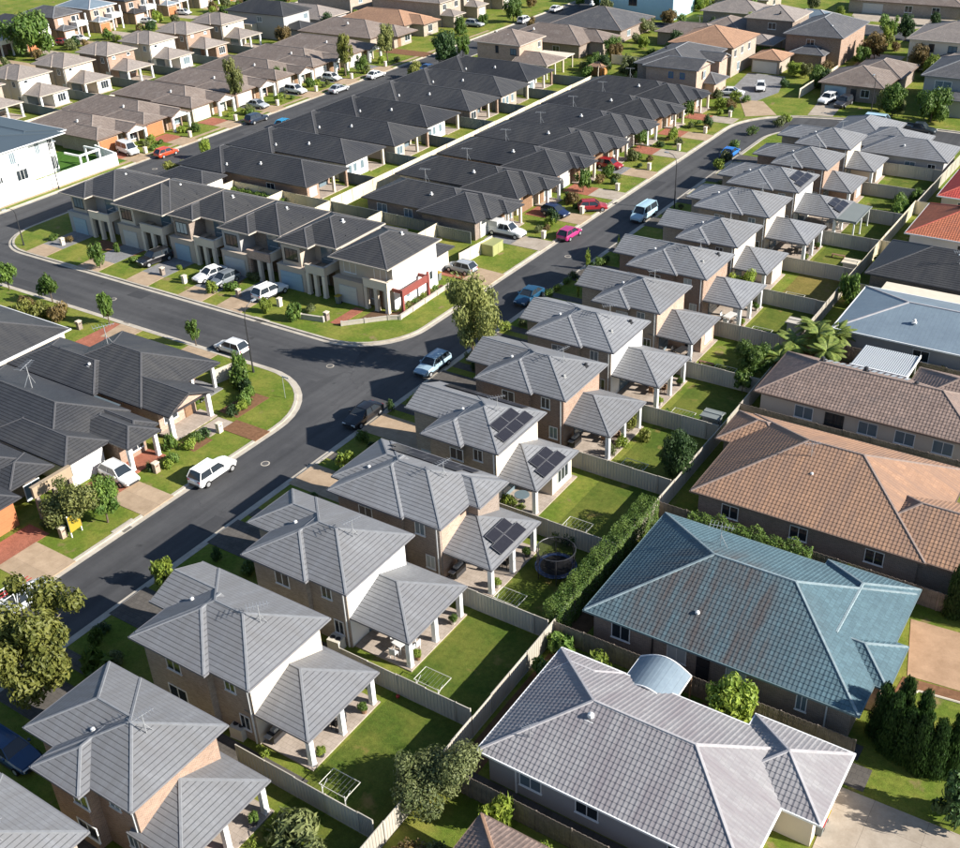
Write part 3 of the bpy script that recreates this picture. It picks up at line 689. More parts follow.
# ---- black-roofed townhouses along the side street
GD = 'black-roofed townhouses along the side street'
dfeat = ['on the corner opposite the white house, grey rendered', 'second from the white house corner, with pale portico frames', 'third from the white house corner, with cream corner columns', 'with one brown brick column between its porch openings', 'next to the corner one, with wide pale garage door', 'on the gum tree corner, white side wall and red pergola']
XR = [-118.4, -108.1, -98.9, -89.6, -81.0, -71.9]
for i, xr in enumerate(XR):
    xl = (-127.8 if i == 0 else XR[i-1]+.25); xl = max(xl, xr-9.6)
    h = House('black-tiled two-storey townhouse ' + dfeat[i], (xl+xr)/2, 92, 'town', group=GD); t = .42; Z = 5.65
    w = ['render_grey', 'render_taupe', 'render_taupe', 'brick_mud', 'render_taupe', 'render_taupe'][i]
    yS = [87.4, 87.8, 88.4, 88.2, 88.3, 87.1][i]; yN = 97.4 if i else 97
    if i < 5: h.block(xl, xr, yS+.9, yN+1, Z, w, t, winset=(.25, .25, 1.2, .45))
    else: h.block(xl+.4, xr, yS, yN, Z, w, t, winset=(.25, .45, 1.4, .45))
    fx = (xl, xl+5.2) if i not in (2,) else (xl+.1, xl+4.6)
    if i < 5: h.block(fx[0], xr if i == 1 else fx[1], yS-.5, yS+4.5, Z, None, t, axis='y', ends='hhhi')
    h.finish(); W_ = 'gutter_cream'
    yu = yS+2.12 if i < 5 else yS+1.42
    yg = 88.25 if i not in (5,) else 88.4
    # ground floor front: garage, porch frame, balcony
    h.parapet(xl+.35, xl+4.7, yg-.9, yu, 0, 2.9, w if i != 3 else 'render_taupe', 'garage_block')
    h.door('S', yg-.92, xl+2.5, 3.4 if i in (3, 4) else 2.6, 2.2, 'garage_blue' if i in (0, 4, 2) else 'garage_door', 'garage_door')
    pc = 'render_cream'
    h.parapet(xl+4.9, xr-.5, yg-1.0, yg-.75, 2.75, 3.75, pc if i != 3 else 'brick_pink', 'balcony_parapet'); h.parapet(xr-.74, xr-.5, yg-.73, yu-.02, 2.75, 3.75, pc, 'balcony_parapet')
    mb = MB(); mb.box(xl+4.92, xr-.76, yg-.74, yu, 2.6, 2.78); h.part('balcony_floor', mb, 'concrete')
    for q in (xl+5.15, (xl+xr)/2+2.2, xr-.72): h.post(q, yg-.82, 2.74, .46, pc if q > xl+6 or i != 3 else 'brick_rust')
    h.door('S', yu-.02, xl+6.2, 1.0, 2.1, 'timber')
    if i < 5:
        bw = ('render_taupe', 'render_cream', 'brick_mud', 'render_grey', 'render_taupe')[i]; x0 = xl+.5 if i % 2 else xl+1.0; yb_ = yg-.45
        h.parapet(x0, x0+2.9, yb_, yu-.02, 2.99, 5.35, bw, 'upper_bay'); h.win('S', yb_, x0+1.45, 4.3, 1.9, 1.35, 'dark_metal', 'glass', 2)
        h.door('S', yu-.02, xr-2.6, 1.8, 2.1, 'glass_pale', 'balcony_door').location.z = 2.8
    for q in (xl+2.2, xr-2.2): h.win('S', yu, q, 4.2, 1.7, 1.4, glass='glass_pale', mull=1)
    h.vent((xl+xr)/2+1.4, yN-3.4, Z+1.25); h.win('E', xr-.25 if i < 5 else xr-.45, 94.5, 4.3, .6, .9, mull=0)
    if i < 5: h.vent(xr-.9, 92.2, Z+.28, 'dark_metal', .7); h.vent(xr-.9, 94.4, Z+.28, 'dark_metal', .7)
    if i == 5:
        mb = MB(); mb.box(xr-.45, xr-.43, yS+1.4, yN-.45, 0, Z-.06); h.part('wall', mb, 'render_bright')
        for yy, zz in ((94.6, 1.7), (95.6, 1.7), (91, 1.3)): h.win('E', xr-.43, yy, zz, .55, 1.0, mull=0)
        mb = MB()                                              # red pergola on the side wall
        for yy in (88.3, 93.2): mb.box(xr+.75, xr+1.05, yy-.15, yy+.15, 0, 2.95)
        mb.box(xr+.8, xr+1.0, 88.46, 93.04, 2.1, 2.95); mb.box(xr-.42, xr+.74, 88.2, 88.4, 2.5, 2.9); mb.box(xr-.42, xr+.74, 93.1, 93.3, 2.5, 2.9)
        mb.box(xr+.8, xr+1.0, 93.06, 93.36, 2.96, 3.3); h.part('pergola', mb, 'red_paint')
        for q in (xl+1.6, xl+5.6): h.win('S', yu, q, 1.5, 1.2, 1.2)
def rear_wing(label, x0, x1, y0, y1, style, wall, grp, z=2.7):
    h = House(label, (x0+x1)/2, (y0+y1)/2, style, 'garage', 'garage', grp); h.block(x0, x1, y0, y1, z, wall, .40); h.finish(); return h
rear_wing('small black-roofed garage behind the corner townhouse', -128.6, -119.0, 104.3, 109.2, 'black', 'render_white', 'low black roofs behind the townhouses')
for k, (a, b_) in enumerate(((-117.6, -109.2), (-108, -100.4), (-98.8, -91.4), (-90.2, -82))):
    rear_wing('low black-roofed back wing of the %s townhouse from the white house corner' % ORD[k+2], a, b_, 98.6, 104.0, 'black', 'render_taupe', 'low black roofs behind the townhouses')
hg = rear_wing('black-roofed garage beside the white-walled corner townhouse', -80.6, -73.6, 97.7, 102.3, 'black', 'render_cream', 'low black roofs behind the townhouses')
hg.door('E', -74.08, 100, 2.8, 2.1, 'garage_door', 'garage_door')

# ---- white house by the back street
h = House('white cubic two-storey house with slate grey roof behind a white wall', -158, 96, 'slate')
h.block(-172, -149.6, 84.0, 105.2, 6.1, 'render_bright', .07, inset=.6, winset=(.6, .6, .6, 6.5)); h.block(-170, -150.9, 97.8, 106.5, 6.1, 'render_bright', .07, winset=(.6, .55, .3, 2.3))
h.finish(); mb = MB(); mb.box(-150.2, -146.5, 104.7, 104.95, 2.75, 3.0); mb.box(-150.2, -146.5, 108.5, 108.75, 2.75, 3.0); mb.box(-146.8, -146.5, 104.96, 108.49, 2.75, 3.0); h.part('pergola', mb, 'render_bright')
for yy, zz, w_, h_ in ((101.0, 4.7, .75, 2.1), (103.4, 4.7, .75, 2.1), (100.8, 1.6, .8, 2.0), (103.6, 1.6, .8, 2.0)): h.win('E', -151.46 if yy > 98 else -150.2, yy, zz, w_, h_, 'white_paint', 'glass', 2)
for yy, zz, w_, h_ in ((95.6, 4.6, .9, 1.7), (96.6, 1.8, 1.9, 1.5), (92.6, 2.0, 1.0, .8), (90.4, 1.8, .5, .8), (87.5, 4.5, 1.4, 1.5)): h.win('E', -150.21, yy, zz, w_, h_, 'white_paint', 'glass_pale' if zz > 4 else 'glass', 2)
for y in (104.9, 108.6): h.post(-146.65, y, 2.74, .25, 'render_bright')
h.post(-150, 108.6, 2.74, .25, 'render_bright')
rect('lawn', -160, -145.9, 104.2, 112.8, 'grass_turf')

# ---- corner block left of the road
GE = 'charcoal-roofed houses on the corner block'
h = House('charcoal-tiled corner house with white-posted gabled porch and fenced courtyard', -85, 60, 'black', group=GE); t = .42
h.block(-91.4, -77.0, 55.4, 65.6, 2.75, 'brick_pink', t, winset=(.5, 3.4, .5, .5)); h.block(-96.2, -83.0, 54.8, 61.3, 2.75, 'brick_pink', t, axis='x'); h.block(-84.5, -73.3, 55.5, 61.1, 2.75, None, t, ends='hghh', axis='x')
h.wallbox(-84, -75.6, 56, 60.6, -.05, 2.7, 'brick_pink'); h.finish()
mb = MB(); mb.face([(-73.7, 55.9, 2.72), (-73.7, 60.7, 2.72), (-73.7, 58.3, 3.75)]); h.part('gable', mb, 'brick_pink')
for y in (55.9, 60.7): h.post(-73.8, y, 2.65, .42)
h.slab(-75.6, -73.2, 55.6, 61.0, 'paver_beige'); h.door('E', -75.58, 59.6, .95, 2.1, 'timber'); h.win('E', -75.58, 57.4, 1.5, 1.6, 1.4)
for y in (62.2, 65.0): h.post(-77.5, y, 2.65, .3)
h.slab(-80.4, -76.6, 61.7, 65.2, 'paver_grey'); h.antenna(-86.8, 60.3, 4.5, 2.2, 1.1); h.vent(-86.4, 57.4, 3.75)
for x in (-90, -86): h.win('S', 55.9 if x > -83 else 55.3, x, 1.6, 1.3, .9)
h = House('charcoal-tiled house with white garage and blue-grey steel side roof', -85, 50, 'black', group=GE)
h.block(-96, -77.5, 45.6, 54.4, 2.75, 'brick_rust', t); h.block(-86, -74.9, 45.0, 49.8, 2.75, 'render_white', t, axis='x'); h.block(-80, -72.3, 49.7, 53.5, 2.75, None, t, axis='x'); h.block(-82, -73.4, 51.3, 54.2, 2.75, 'brick_rust', t, axis='x', winset=(.5, 1.6, .5, .5))
h.wallbox(-79, -74.4, 50.2, 53.2, -.05, 2.7, 'brick_rust'); h.finish()
for y in (50.1, 53.1): h.post(-72.8, y, 2.65, .36)
h.slab(-74.4, -72.2, 49.9, 53.4, 'paver_red'); h.win('E', -74.38, 52.2, 1.4, 1.3, 1.3); h.door('E', -75.38, 47.3, 3.0, 2.2, 'white_paint', 'garage_door')
mb = MB()
for k in range(46): x = -88.6+.2*k; mb.face([(x, 53.4, 2.62), (x+.1, 53.4, 2.66), (x+.1, 55.0, 2.56), (x, 55.0, 2.52)]); mb.face([(x+.1, 53.4, 2.66), (x+.2, 53.4, 2.62), (x+.2, 55.0, 2.52), (x+.1, 55.0, 2.56)])
h.part('side_roof', mb, 'metal_slate'); h.antenna(-87, 51.2, 4.3, 2.2, 2.0); h.vent(-90.6, 47.6, 3.7); h.vent(-86.3, 46.4, 3.2)
h = House('charcoal-tiled house with orange garage door and red paved drive', -85, 40, 'black', group=GE)
h.block(-96, -77.6, 35.4, 44.4, 2.75, 'brick_mud', t); h.block(-86, -74.4, 34.6, 40.0, 2.75, 'brick_rust', t, axis='x'); h.block(-80, -76.0, 40.2, 44.6, 2.75, None, t, axis='x'); h.finish()
h.door('E', -74.88, 37.4, 4.2, 2.25, 'orange_door', 'garage_door'); h.parapet(-74.1, -73.8, 40.9, 44.8, 2.2, 3.2, 'fascia_tan', 'porch_fascia')
for y in (41.2, 42.9, 44.5): h.post(-73.95, y, 2.2, .34, 'brick_mud')
h.wallbox(-78, -76.4, 40.4, 44.2, -.05, 2.7, 'brick_mud'); h.win('E', -76.38, 42.4, 1.4, 1.5, 1.4)
h = House('charcoal-tiled house with white gutter and white porch trim beside a cream fence', -106, 58, 'town', group=GE)
h.sty = ('tile_black', 'cap_black', 'gutter_white', .33, .022, 0)
h.block(-115, -97.0, 52.8, 63.2, 2.75, 'render_cream', .36); h.finish(); h.post(-98.6, 63.0, 2.7, .3); h.vent(-108, 56, 4.0)
h = House('charcoal-tiled house at the kerb beyond the rust-coloured bushes', -122, 58, 'town', group=GE); h.block(-131, -117.4, 51, 64.5, 2.75, 'render_cream', .38); h.finish()

# ---- brown-roofed single-storey row on the far side of the back street
GF = 'brown-roofed single-storey houses along the back street'
ffeat = ['beside the white house, white van in its drive', 'with bright orange garage and red drive', 'with red drive behind the tall thin tree', 'with a pale car by its porch', 'with a white four-wheel drive in front', 'between the two white parked cars', 'just before the wide grey-brown roof']
F0 = [112.2, 122.2, 133.3, 144.3, 155.3, 166.1, 177.2]
for i, Y in enumerate(F0):
    h = House('brown-tiled single-storey house ' + ffeat[i], -162, Y+5, 'brown', group=GF); t = .40; w = ['brick_tan', 'brick_rust', 'render_cream', 'brick_pink'][i % 4]
    h.block(-173.6 if i else -171, -153.5, Y+.6, Y+10.2, 2.75, w, t); h.block(-162, -151.4, Y, Y+5.2, 2.75, w, t, axis='x'); h.block(-158, -150.3, Y+5.5, Y+9.8, 2.75, None, t, ends='hghh', axis='x')
    h.wallbox(-157, -152.6, Y+5.8, Y+9.5, -.05, 2.7, w)
    h.finish(); h.door('E', -151.88, Y+2.6, 3.6, 2.2, 'orange_door' if i in (1, 0) else 'garage_door', 'garage_door')
    mb = MB(); mb.face([(-150.6, Y+5.8, 2.72), (-150.6, Y+9.5, 2.72), (-150.6, Y+7.65, 3.5)]); h.part('gable', mb, 'render_white')
    for y in (Y+5.8, Y+9.5): h.post(-150.7, y, 2.65, .42, 'white_paint')
    h.parapet(-150.75, -150.55, Y+6.05, Y+9.25, 2.3, 2.62, 'render_white', 'porch_beam')
    h.win('E', -152.58, Y+8.3, 1.4, 1.5, 1.5); h.door('E', -152.58, Y+6.7, .95, 2.1, 'timber')
    h.vent(-160, Y+3.4, 3.9); rect('driveway', -151.3, -147.2, Y+.6, Y+4.4, 'paver_red' if i in (0, 1, 2) else 'paver_grey'); rect('driveway', -147.2, -143.4, Y+.6, Y+4.4, 'driveway_tan')
h = House('wide grey-brown hip-roofed house with brown paved forecourt', -166, 198, 'brown', group=GF); h.block(-178, -157, 191.5, 203.4, 2.75, 'brick_tan', .4); h.block(-164, -152.7, 195.6, 203, 2.75, 'brick_tan', .4, axis='x', winset=(.5, 1.5, .5, .5)); h.finish()
h.door('E', -154.2, 198, 1.1, 2.1, 'timber'); h.win('E', -154.2, 201, 1.5, 1.8, 1.4); h.vent(-166, 195, 4.6); rect('driveway', -156.5, -143.4, 192, 196, 'mulch')
h = House('orange-brown hip-roofed house past the wide grey-brown one', -166, 211, 'orange', group=GF); h.block(-178, -158, 205.2, 216, 2.75, 'brick_tan', .4); h.block(-166, -154.6, 208, 214.6, 2.75, 'brick_tan', .4, axis='x'); h.finish(); h.win('E', -155.1, 211, 1.5, 1.5, 1.4); h.win('E', -158.5, 206.6, 1.5, 1.2, 1.2)
for k, (y0, x1) in enumerate(((218, -157), (229.5, -158), (241, -158))):
    h = House('two-storey brick house %s past the orange-brown roof on the back street' % ORD[k+1], -166, y0+5, 'tan', group=GF); h.block(-178, x1, y0, y0+9.6, 5.5, 'brick_tan', .4); h.block(-166, x1+3.4, y0+.6, y0+5.4, 2.75, 'brick_tan', .4, axis='x'); h.finish()
    for yy in (y0+2.4, y0+7.2): h.win('E', x1-.5, yy, 4.2, 1.3, 1.2)
    h.door('E', x1+2.9, y0+3, 2.6, 2.1, 'garage_door', 'garage_door'); h.win('E', x1-.5, y0+7.4, 1.5, 1.5, 1.2)

# ---- brown-roofed two-storey row behind
GG = 'brown-roofed two-storey houses with low back patios'
gw = [('brick_tan', 'brick_tan'), ('render_cream', 'render_white'), ('brick_tan', 'render_cream'), ('brick_brown', 'brick_rust'), ('render_cream', 'render_white'), ('brick_rust', 'brick_rust'), ('brick_tan', 'render_cream')]
gfe = ['partly behind the white house roof', 'with white back wall behind the white house', 'with a yellow-cream patio room', 'with open dark patio beside the leafy tree', 'with white upper wall', 'with red brick back wall and white panel door', 'last of its row by the dark slate-roofed house']
for i, Y in enumerate((114.6, 125.2, 135.6, 146.4, 157.6, 168.1, 178.6)):
    h = row_house('brown-tiled two-storey house ' + gfe[i], GG, 'tan', Y, -188.8, -198.2, -200.5, 'h', 5.2, gw[i][0], gw[i][1], -184.4, i % 3 != 0, jog=.3, ant=False)
    for q in (2.2, 6): h.win('E', -189.27, Y+q, 4.75, .7, .45, mull=0)
# dark two-storey house and others near the far street
h = House('dark slate-roofed two-storey house with grey walls behind the brown row', -191, 197, 'black'); h.block(-200.5, -182, 191.6, 201.4, 5.6, 'render_grey', .4); h.block(-184, -177.5, 192.2, 198.6, 2.75, 'render_grey', .4, axis='x'); h.finish(); h.win('E', -182.5, 199.6, 4.2, 1.2, 1.1); h.win('S', 192.1, -190, 4.2, 1.4, 1.1); h.parapet(-194, -191, 190.2, 192, 0, 3.2, 'render_cream', 'porch')
h = House('pale tan-roofed house past the dark slate-roofed one', -190, 208, 'tan'); h.block(-200, -181, 203, 213.5, 2.75, 'render_grey', .4); h.finish()
h = House('tan-roofed house far along past the pale tan roof', -190, 221, 'tan'); h.block(-200, -182, 215.5, 225, 5.4, 'brick_tan', .4); h.finish(); h.win('E', -182.5, 220, 4.2, 1.4, 1.1)
h = House('dark-roofed house farthest along the brown row', -190, 233, 'black'); h.block(-200, -182, 227, 237, 2.75, 'brick_tan', .4); h.finish()
GH = 'two-storey brick houses on the farthest street'
hs_ = [(136, 'black', 'brick_rust'), (147, 'metal', 'brick_brown'), (157.6, 'black', 'brick_rust'), (168.4, 'charcoal', 'brick_rust'), (179, 'metal', 'brick_pink'), (190, 'black', 'brick_rust'), (201, 'metal', 'brick_pink'), (212, 'tan', 'brick_tan'), (223, 'black', 'brick_tan')]
hf = ['dark-roofed, farthest from the wide road', 'pale metal-roofed and brown brick', 'dark-roofed behind the tall leafy tree', 'grey-roofed with the red car out front', 'pale-roofed with white balcony and red garage', 'dark-roofed with white car in front', 'pale-roofed and pink brick', 'tan-roofed and tan brick', 'dark-roofed and tan brick']
for i, (Y, st, w) in enumerate(hs_):
    h = House('far two-storey house, ' + hf[i], -239, Y+4, st, group=GH); h.block(-246, -233.4, Y, Y+8.4, 5.6, w, .36); h.block(-238, -231.2, Y+.4, Y+4.6, 2.8, w, .36, axis='x'); h.finish()
    h.door('E', -231.68, Y+2.5, 2.6, 2.1, 'white_paint' if i % 2 else 'orange_door', 'garage_door')
    h.parapet(-233.88, -231.4, Y+4.8, Y+8.0, 2.8, 3.7, 'render_white', 'balcony'); 
    for y in (Y+5.0, Y+7.8): h.post(-231.7, y, 5.4, .3)
    h.win('E', -233.9, Y+6.4, 4.2, 2.0, 1.5); h.win('E', -233.9, Y+2.2, 4.3, 1.3, 1.2)

# ---- houses up the top, beyond the rows
GN = 'houses beyond the black-roofed rows'
h = House('pink brick two-storey house with brown roof at the end of the black row', -119, 192, 'tan', group=GN); h.sty = ('tile_brown',)+h.sty[1:]
h.block(-127.2, -116.3, 187.4, 197.2, 5.6, 'brick_pink', .38); h.block(-117.5, -109.4, 186.0, 193.6, 2.75, None, .38, ends='ghhh', axis='x'); h.finish()
h.win('S', 187.9, -118.2, 4.2, 1.3, 1.1, 'dark_metal'); h.win('S', 187.9, -122, 4.4, .6, 1.3, 'dark_metal', mull=0); h.win('E', -116.8, 195.5, 4.3, 1.0, 1.0)
for y in (186.6, 189.8, 193.0): h.post(-109.9, y, 2.65, .3, 'cream_paint')
mb = MB(); mb.box(-117, -109.8, 194, 197.6, 2.55, 2.7)
for x in (-116, -110.2): mb.box(x-.1, x+.1, 197.2, 197.4, 0, 2.55)
h.part('pergola', mb, 'cream_paint'); h.vent(-121, 190.6, 6.5); h.vent(-124, 191, 6.8)
h = House('grey-brown hip-roofed house behind the pink brick one', -120, 210, 'brown', group=GN); h.block(-131.5, -112, 203.8, 216, 2.75, 'brick_mud', .4); h.block(-120, -108.7, 208, 215.6, 2.75, 'brick_tan', .4, axis='x'); h.finish(); h.vent(-125, 207, 4.4); h.win('S', 204.3, -118, 1.5, 1.5, 1.1); h.win('E', -109.2, 212, 1.4, 1.2, 1.2)
h = House('dark brown hip-roofed house with white roof vent', -120, 228, 'brown', group=GN); h.sty = ('tile_charcoal',)+h.sty[1:]; h.block(-129, -110.6, 219.5, 236, 2.75, 'brick_mud', .36); h.finish(); h.vent(-124, 231, 5.4, sc=2); h.win('E', -111.1, 224, 1.5, 1.4, 1.1)
h = House('sky-blue rendered two-storey building with flat parapet', -118, 252, 'slate', group=GN); h.block(-130, -110.5, 245.5, 258, 6.4, 'render_skyblue', .05, inset=.15); h.finish(); h.win('S', 245.65, -121, 3.6, 2.0, 1.6, 'timber'); h.win('E', -110.65, 250, 4.4, 1.2, 1.2)
h = House('dark brick two-storey house at the end of the front black row', -84, 192, 'charcoal', group=GN); h.block(-90.2, -79.2, 184.4, 201, 5.6, 'brick_mud', .34); h.block(-88, -77.2, 183.4, 190.4, 5.6, 'brick_pink', .34, ends='hghh', axis='x'); h.block(-84, -76.4, 191.6, 196.4, 5.6, 'brick_pink', .40, ends='hghh', axis='x'); h.block(-80, -75.2, 187.0, 193.0, 2.75, 'brick_pink', .4, axis='x'); h.finish()
for x in (-82.6, -80.4): h.win('S', 183.9, x, 4.3, .8, .9, 'plastic_blue', 'glass_pale', 0)
h.win('E', -77.5, 186.8, 4.2, .9, 1.2); h.vent(-86.5, 190, 7.4, 'dark_metal')
h = House('orange-tiled two-storey house with tan brick walls', -85, 208, 'orange', group=GN); h.block(-91.6, -78.2, 201.8, 215.2, 5.6, 'brick_mud', .36); h.finish(); mb = MB(); mb.box(-78.7, -78.68, 202.4, 214.6, 0, 5.5); h.part('wall', mb, 'brick_tan')
for yy in (204, 207.4, 211): h.win('E', -78.68, yy, 4.2, 1.0, 1.2); 
h.win('E', -78.68, 206, 1.5, 1.2, 1.4)
h = House('orange-tiled double garage beside the orange two-storey house', -74, 211, 'orange', 'garage', 'garage', GN); h.block(-77.3, -70.8, 207.8, 214.6, 2.7, 'brick_tan', .36); h.finish(); h.door('S', 208.28, -74.2, 4.8, 2.2, 'garage_door', 'garage_door')
h = House('grey-brown roofed low house behind the orange-tiled one', -98, 230, 'brown', group=GN); h.block(-104, -90, 222, 230, 2.75, 'brick_mud', .4); h.block(-97, -86, 226, 238.5, 2.75, 'brick_mud', .4); h.finish(); h.antenna(-96, 227, 4.3, 1.2)
h = House('tan-roofed two-storey house behind the orange-tiled one', -82, 235, 'tan', group=GN); h.block(-87, -76.2, 229, 240, 5.6, 'brick_mud', .36); h.finish(); h.win('S', 229.5, -81, 4.2, 1.6, 1.2); h.vent(-80, 231, 6.6, 'dark_metal')
h = House('open dark carport under a tan hip roof', -81, 222, 'tan', 'carport', 'carport', GN); h.block(-86, -76.6, 218.6, 226, 2.9, None, .3); h.finish()
for x in (-85.4, -81.2, -77.2):
    for y in (219.2, 225.4): h.post(x, y, 2.8, .2, 'brick_mud')
h = House('charcoal-roofed brick two-storey house with orange-lit side wall', -68, 226, 'charcoal', group=GN); h.block(-74.4, -62.6, 217.6, 234.2, 5.6, 'brick_brown', .4); h.block(-72, -65, 214.6, 220, 2.8, 'brick_brown', .4); h.finish(); mb = MB(); mb.box(-63.1, -63.08, 218.2, 233.6, 0, 5.5); h.part('wall', mb, 'brick_rust'); h.win('S', 218.1, -69, 4.2, 1.5, 1.1); h.vent(-66, 221, 6.8)  # rust skin on the side wall paints sunlight onto the brown brick
h = House('brown-roofed low house with pale blue garage door and two cars', -53, 203, 'brown', group=GN); h.block(-59.6, -48.0, 195.4, 207, 2.8, 'brick_mud', .38); h.block(-57, -47.2, 203, 214.5, 2.8, 'brick_mud', .38); h.finish(); h.door('S', 195.88, -56.6, 3.8, 2.3, 'garage_blue', 'garage_door'); h.win('S', 195.9, -51.4, 1.5, 1.4, 1.2); h.door('S', 195.88, -53.4, .95, 2.1, 'dark_metal')
h = House('grey-roofed two-storey house with shaded blue-grey walls', -36, 203, 'charcoal', group=GN); h.block(-42.6, -28, 196, 210, 5.6, 'render_grey', .38); h.block(-41, -33, 192.6, 198, 2.9, 'render_grey', .3); h.finish(); h.win('S', 196.5, -39, 4.2, 2.6, 1.2, glass='glass_pale'); h.win('S', 196.5, -35, 4.2, 1.4, 1.2)
h = House('tan-roofed two-storey house with cream walls near the far road', -45, 229, 'tan', group=GN); h.block(-52, -36, 222, 236, 5.6, 'render_cream', .34); h.block(-46, -38, 216.6, 223.5, 2.8, 'render_cream', .4); h.finish(); h.win('S', 222.5, -47.4, 4.2, .9, 1.3, 'dark_metal', mull=0); h.win('S', 222.5, -43.6, 4.2, 1.5, 1.1, 'dark_metal')
h = House('blue-grey roofed house past the cream-walled one', -44, 247, 'metal', group=GN); h.block(-53, -34, 240.5, 252, 2.8, 'render_grey', .36); h.finish()
h = House('brown-roofed house set behind a circular drive across the far road', -62, 276, 'brown', group=GN); h.block(-78, -52, 270, 282, 2.8, 'brick_tan', .36); h.finish(); h.door('S', 270.48, -72, 4.6, 2.2, 'garage_door', 'garage_door'); h.win('S', 270.5, -64, 1.5, 1.6, 1.3); h.win('S', 270.5, -58, 1.5, 1.6, 1.3)
for k, (x0, x1, y0, y1, st, z_) in enumerate(((-104, -90, 246, 256, 'tan', 2.8), (-108, -94, 262, 273, 'tan', 2.8), (-84, -74, 246, 253, 'metal', 2.8), (-140, -131, 258, 268, 'tan', 5.5), (-128, -112, 264, 276, 'brown', 2.8))):
    h = House(['tan-roofed low house on the lane beyond the grey-brown roofs', 'tan-roofed low house farthest up the lane', 'pale metal-roofed shed house near the far road', 'tall tan-roofed house at the top of the back street', 'brown-roofed house behind the sky-blue building'][k], (x0+x1)/2, (y0+y1)/2, st, group=GN); h.block(x0, x1, y0, y1, z_, 'brick_tan', .38); h.finish(); h.win('S', y0+.5, (x0+x1)/2, z_-1.3, 1.5, 1.1); h.win('E', x1-.5, (y0+y1)/2, z_-1.3, 1.5, 1.1)
mb = MB(); mb.face([(-86, 252, .03), (-30, 239, .03), (-28, 247, .03), (-84, 262, .03)]); o = struct('road', mb, 'asphalt')
mb = MB(); mb.face([(-134, 232, .031), (-100, 240, .031), (-100, 245.5, .031), (-134, 239, .031)]); struct('road', mb, 'asphalt')

# ---- large single-storey houses right of the back fence
GR = 'large single-storey houses across the back fence'
h = House('pale grey profile-tiled house with curved blue awning', -18, 43, 'pale', group=GR); t = .46
h.block(-27.0, -10.2, 37.2, 47.4, 2.75, 'render_cream', t); h.block(-13.9, -7.9, 42.6, 48.5, 2.75, 'render_cream', t, axis='y'); h.block(-27.0, -22.4, 44.6, 47.5, 2.75, None, t, axis='x'); h.finish()
mb = MB(); mb.box(-26.52, -10.7, 37.68, 37.7, 0, 2.6); h.part('wall', mb, 'render_grey')
for x in (-23.6, -19.8, -14): h.win('S', 37.68, x, 1.55, 1.4, 1.1)
h.vent(-21.6, 41.4, 4.55, 'plastic_white', 1.3); h.antenna(-24.4, 39.0, 3.5, 1.1, 1.0); h.pipe('S', 37.68, -24.6, 2.6, 'white_paint')
mb = MB(); N = 12                                    # barrel awning
for k in range(N):
    def ap(q): u = q/N; return -22.3+3.6*u, 2.55+.75*math.sin(math.pi*u)
    (xa, za), (xb, zb) = ap(k), ap(k+1)
    mb.face([(xa, 46.6, za), (xb, 46.6, zb), (xb, 49.6, zb), (xa, 49.6, za)]); mb.face([(xa, 46.6, za-.05), (xa, 49.6, za-.05), (xb, 49.6, zb-.05), (xb, 46.6, zb-.05)])
    mb.face([(xa, 46.6, za-.05), (xb, 46.6, zb-.05), (xb, 46.6, zb), (xa, 46.6, za)])
aw = h.part('curved_awning', mb, 'metal_blue')
mb = MB()
for k in range(N): (xa, za), (xb, zb) = ap(k), ap(k+1); mb.bar((xa, 46.55, za), (xb, 46.55, zb), .06, 5); mb.bar((xa, 49.65, za), (xb, 49.65, zb), .06, 5)
for x in (-22.3, -18.7): mb.bar((x, 46.55, 2.55), (x, 49.65, 2.55), .05, 5)
mb.obj('rim', 'white_paint', aw, h.o)
for x, y in ((-22.3, 49.6), (-18.7, 49.6), (-18.7, 46.8)): h.post(x, y, 2.55, .1, 'timber')
h = House('teal profile-tiled hip-roofed house with rust-brown lichen', -18, 58, 'teal', group=GR)
h.block(-27.6, -8.6, 51.6, 64.8, 2.75, 'brick_mud', t); h.block(-15, -7.7, 54.7, 59.2, 2.75, 'brick_pink', t, axis='x'); h.block(-15.0, -8.5, 56.5, 65.5, 2.75, 'brick_pink', t, axis='y', ends='hhih'); h.finish()
for x in (-25.0, -20.8, -16.6, -12.2): h.win('S', 52.1, x, 1.5, 1.3 if x != -12.2 else .6, 1.2)
h.door('S', 52.08, -21.9+3, .9, 2.05, 'dark_metal'); h.antenna(-21.5, 60.6, 4.6, 1.8, .2); h.vent(-20.3, 54.0, 3.75, 'plastic_white'); h.pipe('S', 52.1, -22.6, 2.6, 'dark_metal'); h.pipe('S', 52.1, -10.6, 2.6, 'white_paint')
h = House('apricot profile-tiled hip-roofed house with tan walls', -18, 75, 'apricot', group=GR)
h.block(-27.2, -9.0, 68.6, 82.4, 2.75, 'brick_mud', t); h.block(-28.6, -22.5, 77.0, 82.3, 2.75, 'brick_mud', t, axis='x'); h.block(-15, -3, 68.7, 77.4, 2.75, 'brick_mud', t, axis='x'); h.block(-8, 3, 73.5, 80.4, 2.75, 'brick_mud', t, axis='x'); h.finish()
for x in (-24.0, -18.4, -12.6): h.win('S', 69.1, x, 1.5, 1.3, 1.1)
h.antenna(-19.6, 74.2, 5.2, 1.3, .6); h.vent(-19.0, 72.8, 4.55, 'plastic_white', .8)
h = House('brown speckled-tile house with silver patio cover and tall side windows', -18, 91, 'umber', group=GR)
h.block(-28.8, -9, 86.4, 95.3, 2.75, 'render_cream', t); h.block(-17.0, -8, 89.8, 98.2, 2.75, 'render_cream', t, axis='x'); h.finish()
